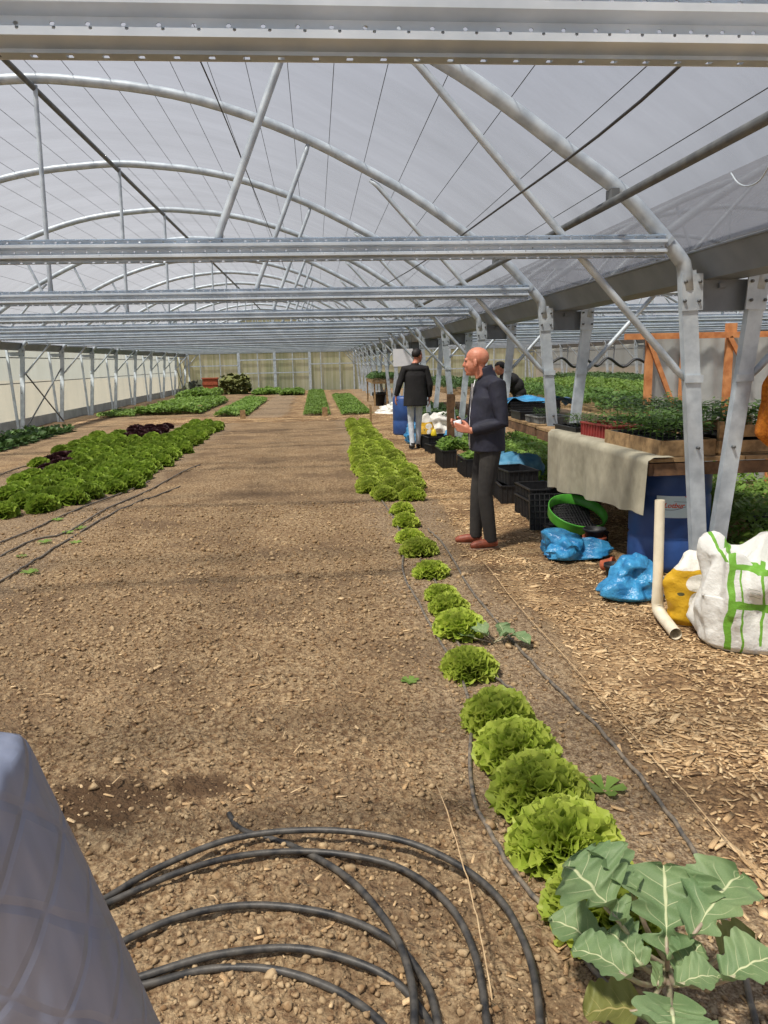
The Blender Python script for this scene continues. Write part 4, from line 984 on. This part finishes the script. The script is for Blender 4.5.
# timber partition with sheeting
t = thing('timber_partition', (0, 9.1, 0), 'orange timber frame partition hung with grey polythene, behind the bench on the right', 'partition')
for px in (648, 683, 727, 776):
    X = upY(px, 380, 9.1)[0]; MB().box((X, 0, .93), (.085, .05, 1.86)).build('upright', M['wood_red'], t, smooth=False)
X0, X1 = upY(646, 380, 9.1)[0], upY(800, 380, 9.1)[0]
MB().box(((X0+X1)/2, -.045, 1.84), (X1-X0+.6, .04, .07)).build('top_rail', M['wood_red'], t, smooth=False)
MB().box((upY(727, 380, 9.1)[0], -.02, 1.91), (.11, .08, .13)).build('rail_joint', M['wood_red'], t, smooth=False)
for a, b in (((649, 340), (674, 408)), ((730, 337), (748, 372))):
    A, B = upY(*a, 9.05), upY(*b, 9.05); MB().bar((A[0], -.05, A[2]), (B[0], -.05, B[2]), .055, .03).build('brace', M['wood_red'], t, smooth=False)
MB().grid(lambda u, v: (X0+(X1-X0+.3)*u, .045+.015*math.sin(u*60+v*2), .05+v*1.76), 80, 6).build('sheeting', M['sheet'], t)
t = [(-1, 361), (550, 364), (562, 358), (574, 367), (586, 360), (597, 366), (608, 358), (623, 367), (636, 359), (650, 364), (662, 358)][1:]
o = MB().tube(catm([upY(x, y, 13.5) for x, y in t], 5), .045, 10, True, .5).build('wavy_hose', M['black']); lab(o, 'thick black hose hanging in loose waves across the neighbouring tunnel', 'hose')
# orange net sack
def netf(u, v):
    zt, zb = 1.60, .99; a = u*2*PI; z = zt+(zb-zt)*v
    w = .10*(.55+.9*min(1, v*4))*(1 if v < .82 else 1-(v-.82)*3.6)
    rip = 1+.10*math.sin(a*7+v*5)+.06*math.sin(a*13+v*9)
    return (3.06+.03*v+.035*math.sin(v*5)+w*rip*math.cos(a)*1.25, 4.86+.6*w*rip*math.sin(a), z+.04*math.cos(a)*(1-v))
o = MB().grid(netf, 48, 30).build('net_sack', M['orange_net']); lab(o, 'orange net sack hanging from the leaning post at the right edge', 'sack')
# left background
o = foliage('dry_bush', [(-5.2, -3.7, 43.2, 45)], 3000, 1.15, .34, M['straw'], 'clipped olive brown bush at the foot of the end wall', 'bush')
o['kind'] = 'thing'; del o['kind']
lump((.66, .6, .95), [(0, .95), (.5, 1), (.85, .9), (1, .6)], 40, 20, .05, 3, 2.8, 2).build('bush_core', M['straw'], o, (-4.45, 44.1, 0))
o = MB().box((0, 0, .3), (.8, .4, .6)).box((0, 0, .6), (.9, .5, .06)).box((0, -.22, .3), (.84, .03, .1)).build('wooden_box', M['terra'], None, (-5.75, 43.6, .3), False); lab(o, 'reddish wooden box beside the olive brown bush', 'box')
MB().box((0, 0, -.15), (.6, .3, .29)).build('plinth', M['wood'], o, smooth=False)
o = lump((1.0, .7, .7), [(0, 1), (.4, .9), (.8, .6), (1, .2)], 40, 20, .1, 2, 2.2, 5).build('dark_heap', M['stone_blk'], None, (-6.75, 45.6, 0)); lab(o, 'dark grey green heap in the back left corner', 'heap')
for i, (px, py) in enumerate(((200, 413), (243, 419), (325, 416), (371, 424), (139, 412))):
    X, Y, _ = up(px, py, 0); o = MB().box((0, 0, .14), (.16 if i != 3 else .06, .03, .28 if i != 3 else .75)).build('bed_marker', M['wood'], None, (X, Y, -.01), False, .1)
    lab(o, ['small pale wooden marker at the end of the left crop patch', 'small pale wooden marker by the bright crop patch', 'small pale marker at the foot of the middle herb strip', 'taller thin wooden stake at the right of the herb strips', 'small wooden marker near the low crop by the left wall'][i], 'marker')

# ------------------------------------------------------------ people
def headparts(m, hc, yaw, pitch=0):
    q = Matrix.Rotation(yaw, 3, 'Z') @ Matrix.Rotation(pitch, 3, 'Y'); P = lambda x, y, z: Vector(hc)+q @ Vector((x, y, z))
    m.ell(P(-.012, 0, .038), (.098, .076, .082), 20, q); m.ell(P(.030, 0, -.025), (.064, .062, .085), 18, q); m.ell(P(.038, 0, -.082), (.048, .044, .034), 14, q); m.ell(P(.072, 0, -.098), (.018, .02, .016), 10, q)
    m.tube([P(.088, 0, .012), P(.097, 0, -.010), P(.107, 0, -.030), P(.094, 0, -.040)], [.009, .011, .014, .010], 8)
    m.tube([P(.070, -.048, .016), P(.088, -.022, .024), P(.090, 0, .018), P(.088, .022, .024), P(.070, .048, .016)], .009, 6)
    m.tube([P(.080, -.022, -.062), P(.094, 0, -.060), P(.080, .022, -.062)], .008, 6); m.tube([P(.078, -.02, -.073), P(.090, 0, -.074), P(.078, .02, -.073)], .008, 6)
    for s in (-1, 1):
        m.ell(P(.062, s*.038, -.03), (.022, .018, .022), 10, q)
        m.ell(P(-.006, s*.079, -.012), (.019, .010, .033), 10, q @ Matrix.Rotation(s*-.25, 3, 'Z')); m.ell(P(-.004, s*.076, -.036), (.010, .009, .013), 8, q)
    return P, q
def hand(m, w, d, n, s, curl=.5, sc=1.0):
    """w wrist, d fingers dir, n palm normal, s thumb side"""
    w, d, n, s = Vector(w), Vector(d).normalized(), Vector(n).normalized(), Vector(s).normalized()
    for k in range(4):
        o = (1.5-k)*.0185*sc; a = w+s*o*.55; b = w+d*.085*sc+s*o
        m.tube([w+s*o*.4-d*.01, a+d*.03, b], [.016*sc, .014*sc, .011*sc], 8)
        L = (.040, .045, .042, .034)[k]*sc; p = b; c = 0; pts = [b]
        for q, l in enumerate((L, L*.62, L*.5)):
            c += curl*(.8 if q == 0 else 1); p = p+(d*math.cos(c)+n*math.sin(c))*l; pts.append(p)
        m.tube(pts, [.0105*sc, .0095*sc, .0088*sc, .0075*sc], 8)
    b = w+s*.022*sc+d*.018*sc
    m.tube([b, b+(d*.5+s*.7+n*.35).normalized()*.04*sc, b+(d*.75+s*.75+n*.6).normalized()*.068*sc, b+(d*1.0+s*.6+n*.9).normalized()*.095*sc], [.015*sc, .0125*sc, .0105*sc, .008*sc], 8)
def foot(m, a, yaw, sc=1.0, z0=.0):
    q = Matrix.Rotation(yaw, 3, 'Z'); P = lambda x, y, z: Vector((a[0], a[1], z0))+q @ Vector((x*sc, y*sc, z*sc))
    m.tube([P(-.055, 0, .045), P(.0, 0, .050), (P(.07, 0, .045)), P(.14, 0, .034), P(.18, 0, .028)], [.034, .040, .042, .038, .022], 12, True, .95); m.tube([P(0, 0, .05), P(-.01, 0, .115)], [.042, .040], 12)
def sole(parent, a, yaw, z0=0.0, mat='sole'):
    m = MB(); q = Matrix.Rotation(yaw, 3, 'Z'); n = 20; pts = []
    for j in range(n):
        t_ = 2*PI*j/n; x = .06+.135*math.cos(t_); y = (.045 if x > .04 else .038)*math.sin(t_); pts.append((x, y))
    vs = [Vector((a[0], a[1], z0))+q @ Vector((x, y, z)) for z in (0, .02) for x, y in pts]
    m.add(vs, [tuple(range(n-1, -1, -1)), tuple(range(n, 2*n))]+[(j, (j+1) % n, n+(j+1) % n, n+j) for j in range(n)])
    m.build('shoe_sole', M[mat], parent)
def person(loc, rz, label, hc, hyaw, torso, arms, legs, mats, coat, hair=None, vox=.007, hpitch=0, extra=None, feet=(0, 0)):
    root = thing('person', loc, label, 'person', None, rz); skin, jm, tm, sm_ = mats
    b = MB(); P, q = headparts(b, hc, hyaw, hpitch); nb = Vector(torso[0][0])
    b.tube([P(-.025, 0, -.03), P(-.03, 0, -.10), nb+Vector((0, 0, .09)), nb], [.052, .056, .062, .085], 14)
    for c, r in torso: b.ell(c, [x*.82 for x in r], 16)
    for sh, el, wr, hd, hn, hs, cu in arms:
        b.tube([nb, sh, el, Vector(el).lerp(Vector(wr), .35), wr], [.06, .045, .037, .038, .026], 10); hand(b, wr, hd, hn, hs, cu)
    for hp, kn, an, yw in legs: b.tube([torso[-1][0], hp, kn, Vector(kn).lerp(Vector(an), .3), an], [.09, .072, .048, .048, .034], 12)
    bo = rem(b, vox*.8, 'body', M[skin], root)
    j = MB()
    for c, r in coat['ell']: j.ell(c, r, 24)
    if 'rings' in coat: j.rings(coat['rings'], 28)
    for sh, el, wr, *_ in arms:
        w2 = Vector(el).lerp(Vector(wr), .93); ct = Vector(coat['ell'][0][0]); j.tube([ct.lerp(Vector(sh), .4), sh, Vector(sh).lerp(Vector(el), .5), el, Vector(el).lerp(w2, .5), w2], [.085, .078, .066, .060, .053, .046], 16)
    j.tube([nb+Vector((0, 0, .02)), nb+Vector(coat.get('collar', (.01, 0, .10)))], [.085, .070], 18)
    jo = rem(j, vox, coat['name'], M[jm], root, 3)
    t_ = MB(); t_.ell(torso[-1][0], [x*1.02 for x in torso[-1][1]], 20)
    for hp, kn, an, yw in legs:
        a2 = Vector(an)+Vector((0, 0, -.02)); t_.tube([Vector(torso[-1][0]).lerp(Vector(hp), .6)+Vector((0, 0, .03)), hp, Vector(hp).lerp(Vector(kn), .5), kn, Vector(kn).lerp(a2, .35), a2], [.10, .092*coat.get('leg', 1), .080*coat.get('leg', 1), .064*coat.get('leg', 1), .062*coat.get('leg', 1), .054*coat.get('leg', 1)], 16)
    rem(t_, vox, 'trousers', M[tm], root, 3)
    for i, (hp, kn, an, yw) in enumerate(legs):
        m = MB(); foot(m, an, yw, 1.0, feet[i]+.012); rem(m, .005, 'shoe', M[sm_], root); sole(root, an, yw, feet[i], 'sole' if sm_ == 'shoe_red' else 'shoe_dark')
    for s in (-1, 1): MB().ell(P(.080, s*.031, .002), (.010, .012, .007), 8, q).build('eye', M['eye'], root)
    if hair:
        h = MB(); n = 22; k = 14; vs = []; fs = []; idx = {}
        for i in range(k+1):
            th = PI*.72*i/k
            for jn in range(n):
                a = 2*PI*jn/n; x, y, z = math.sin(th)*math.cos(a), math.sin(th)*math.sin(a), math.cos(th)
                lim = .36 if x > .35 else 1
                if z < .35 and x > .25: x, y, z = x*.9, y*.9, z
                nn = 1+.05*mn.noise(Vector((x*5, y*5, z*5)))
                vs.append(P(-.016+.103*x*nn, .083*y*nn, .040+.091*z*nn))
        for i in range(k):
            for jn in range(n):
                a = 2*PI*(jn+.5)/n; th = PI*.72*(i+.5)/k; x, z = math.sin(th)*math.cos(a), math.cos(th)
                if x > .15 and z < .42: continue
                if x > -.25 and z < -.15: continue
                fs.append((i*n+jn, (i+1)*n+jn, (i+1)*n+(jn+1) % n, i*n+(jn+1) % n))
        o = h.add(vs, fs).build('hair', M['hair'], root); so_ = o.modifiers.new('s', 'SOLIDIFY'); so_.thickness = .012; so_.offset = 0
    return root, P, q
# man standing, in profile, facing left
rx, ry = 1.44, 6.5
tor = [((-.005, 0, 1.42), (.085, .16, .07)), ((.0, 0, 1.28), (.115, .165, .17)), ((.02, 0, 1.08), (.125, .15, .16)), ((-.01, 0, .93), (.125, .155, .14))]
armN = [((-.04, .185, 1.40), (-.075, .235, 1.10), (.165, .13, 1.035), (1, -.35, .25), (-.2, -1, .1), (.1, .1, 1), .55),
        ((-.02, -.185, 1.40), (.0, -.245, 1.12), (.185, -.10, 1.06), (1, .35, .25), (-.2, 1, .1), (.1, -.1, 1), .55)]
legN = [((-.01, .095, .86), (.035, .10, .48), (-.015, .10, .09), .05), ((-.005, -.09, .86), (.06, -.10, .48), (.075, -.11, .09), -.18)]
cN = dict(name='jacket', collar=(.035, 0, .135), ell=[((-.015, 0, 1.40), (.115, .19, .085)), ((-.005, 0, 1.27), (.135, .195, .19))],
          rings=[(.0, 0, .855, .150, .195), (.0, 0, .90, .152, .195), (.01, 0, 1.0, .152, .19), (.012, 0, 1.15, .150, .188), (.0, 0, 1.30, .140, .19), (-.01, 0, 1.40, .11, .16)])
p1, P1, q1 = person((rx, ry, 0), PI, 'bald man in a navy jacket and dark trousers standing in profile, holding a white cup', (.095, 0, 1.598), -.38, tor, armN, legN, ('skin', 'navy', 'trouser', 'shoe_red'), cN, vox=.0065)
MB().grid(lambda u, v: (.150-.02*u+.012*math.sin(v*PI), -.035+.075*v+.02*u, .90+u*.52), 14, 4).build('shirt', M['greyshirt'], p1)
MB().tube([(.158, .045, .88), (.160, .045, 1.1), (.146, .04, 1.3), (.11, .03, 1.45)], .004, 5).build('zip', M['sign'], p1)
MB().tube([(.150, .05, 1.38), (.165, .05, 1.25), (.165, .02, 1.12), (.15, -.03, 1.05)], .004, 5).build('lanyard', M['black'], p1)
cw = Vector((rx, ry, 0))+Matrix.Rotation(PI, 3, 'Z') @ Vector((.255, .035, 1.07))
t = thing('cup', cw, 'white cup held in both hands by the bald man', 'cup'); MB().lathe([(.022, -.045), (.034, .045), (.030, .045), (.020, -.035)], 20, cap=False, m=Matrix.Rotation(-.2, 3, 'Y')).lathe([(.022, -.045), (.001, -.045)], 20, cap=False).build('body', M['sign'], t)
# man walking away
torF = [((0, 0, 1.47), (.09, .165, .07)), ((0, 0, 1.32), (.115, .165, .17)), ((0, 0, 1.12), (.11, .15, .16)), ((0, 0, .97), (.115, .15, .13))]
armF = [((0, .20, 1.46), (-.02, .30, 1.19), (.03, .355, .98), (.05, .12, -1), (-.1, -1, 0), (1, 0, -.2), .3),
        ((0, -.20, 1.46), (-.03, -.27, 1.18), (.02, -.265, .94), (.05, -.02, -1), (-.1, 1, 0), (1, 0, -.2), .3)]
legF = [((0, .085, .92), (.03, .085, .50), (-.06, .075, .09), .1), ((0, -.075, .92), (.04, -.06, .50), (.10, -.06, .09), -.25)]
cF = dict(name='coat', leg=.86, ell=[((-.005, 0, 1.46), (.115, .20, .08)), ((0, 0, 1.32), (.135, .20, .19))],
          rings=[(-.01, 0, .80, .175, .225), (0, 0, .95, .165, .215), (0, 0, 1.15, .145, .20), (0, 0, 1.35, .135, .20), (0, 0, 1.46, .10, .17)])
person((1.815, 14.25, 0), PI/2+.06, 'man in a long black coat and pale jeans walking away along the path', (.02, -.055, 1.70), -1.0, torF, armF, legF, ('skin', 'blackcoat', 'whitejean', 'shoe_dark'), cF, True, .0085)
# person stooping in the neighbouring tunnel
torS = [((.26, 0, 1.26), (.10, .16, .08)), ((.16, 0, 1.20), (.15, .165, .12)), ((.04, 0, 1.07), (.13, .15, .14)), ((-.04, 0, .95), (.125, .155, .13))]
armS = [((.24, .18, 1.25), (.30, .24, 1.0), (.50, .18, .92), (1, 0, 0), (0, 0, -1), (0, -1, 0), .3), ((.24, -.18, 1.25), (.30, -.24, 1.0), (.50, -.18, .92), (1, 0, 0), (0, 0, -1), (0, 1, 0), .3)]
legS = [((-.02, .09, .88), (.02, .1, .48), (-.03, .1, .09), 0), ((-.02, -.09, .88), (.0, -.1, .48), (-.05, -.1, .09), 0)]
cS = dict(name='jacket', collar=(.06, 0, .07), ell=[((.25, 0, 1.26), (.11, .19, .095)), ((.15, 0, 1.20), (.18, .20, .15)), ((.03, 0, 1.08), (.155, .185, .18)), ((-.03, 0, .95), (.14, .175, .14))])
person((3.93, 15.0, 0), PI, 'dark haired person in a black jacket stooping over plants beyond the right gutter', (.36, 0, 1.43), -.1, torS, armS, legS, ('skin', 'blackcoat', 'trouser', 'shoe_dark'), cS, True, .010, .35)
# person at the photographer's side
def quilt():
    t = NT('quilted grey jacket'); v = t.obj()
    s = t.n('ShaderNodeSeparateXYZ', inp={0: v}); x, y, z = s.outputs
    h = None
    for sg in (1, -1):
        d = t.math('ADD', t.math('ADD', t.math('MULTIPLY', t.math('ADD', x, t.math('MULTIPLY', y, -1.0)), .8*sg), z), t.math('MULTIPLY', t.noise(5, 2, v), .10))
        f = t.math('ABSOLUTE', t.math('SUBTRACT', t.math('FRACT', t.math('MULTIPLY', d, 15)), .5))
        g = t.ramp(f, .0, .10); h = g if h is None else t.math('MULTIPLY', h, g)
    wr = t.noise(12, 3, t.n('ShaderNodeMapping', inp={'Vector': v, 'Scale': (1, 1, .35), 'Rotation': (.5, 0, 0)}).outputs[0], .55)
    hh = t.math('ADD', t.math('MULTIPLY', h, .12), t.math('MULTIPLY', wr, 2.6))
    col = t.mix(t.ramp(wr, .3, .7), sr(128, 136, 156), sr(108, 115, 136))
    col = t.mix(t.math('MULTIPLY', t.math('SUBTRACT', 1.0, h), .18), col, sr(104, 108, 124))
    return t.end(t.bsdf(col, .42, 0, t.bump(hh, .8, .012), .5))
M['quilt'] = quilt()
torQ = [((0, 0, 1.37), (.09, .15, .07)), ((0, 0, 1.25), (.115, .155, .16)), ((0, 0, 1.06), (.11, .145, .16)), ((0, 0, .90), (.115, .15, .13))]
armQ = [((0, .17, 1.36), (-.03, .24, 1.10), (.12, .20, .92), (.6, 0, -.8), (0, -1, 0), (1, 0, .3), .4),
        ((.0, -.165, 1.325), (.03, -.235, 1.07), (.10, -.215, .90), (.6, .1, -.8), (0, 1, 0), (1, 0, .3), .4)]
legQ = [((0, .09, .84), (.02, .10, .46), (-.03, .1, .09), 0), ((0, -.09, .84), (.02, -.10, .46), (-.02, -.1, .09), 0)]
cQ = dict(name='quilted_jacket', collar=(.01, 0, .08), ell=[((0, .01, 1.33), (.12, .175, .085)), ((0, 0, 1.21), (.145, .19, .17))],
          rings=[(0, 0, .72, .165, .20), (0, 0, .85, .165, .20), (0, 0, 1.05, .155, .19), (0, 0, 1.25, .145, .180), (0, 0, 1.33, .10, .14)])
person((-.415, .47, 0), PI/2, 'quilted grey jacket sleeve of a person beside the camera, bottom left edge', (.0, 0, 1.545), .4, torQ, armQ, legQ, ('skin', 'quilt', 'trouser', 'shoe_dark'), cQ, True, .0075)

# ------------------------------------------------------------ light
w = bpy.data.worlds.new('sky'); S.world = w; w.use_nodes = True; nt = w.node_tree; nt.nodes.clear()
wo = nt.nodes.new('ShaderNodeOutputWorld'); bg = nt.nodes.new('ShaderNodeBackground')
tc = nt.nodes.new('ShaderNodeTexCoord'); sp = nt.nodes.new('ShaderNodeSeparateXYZ'); nt.links.new(tc.outputs['Generated'], sp.inputs[0])
rp = nt.nodes.new('ShaderNodeValToRGB'); nt.links.new(sp.outputs[2], rp.inputs[0]); nt.links.new(rp.outputs[0], bg.inputs[0]); nt.links.new(bg.outputs[0], wo.inputs[0])
e = rp.color_ramp.elements; e[0].color = (.78, .80, .80, 1); e[1].color = (.50, .60, .86, 1); e[0].position = .0; e[1].position = .7
bg.inputs[1].default_value = .8
sd = bpy.data.lights.new('sun', 'SUN'); sd.energy = 13.0; sd.angle = math.radians(5); sd.color = (1, .93, .82)
so = bpy.data.objects.new('sun', sd); C.objects.link(so)
so.rotation_euler = Vector((.42, .34, -1.0)).to_track_quat('-Z', 'Y').to_euler()
S.view_settings.view_transform = 'Standard'; S.view_settings.look = 'None'; S.view_settings.exposure = .08
S.cycles.transparent_max_bounces = 24; S.cycles.max_bounces = 8
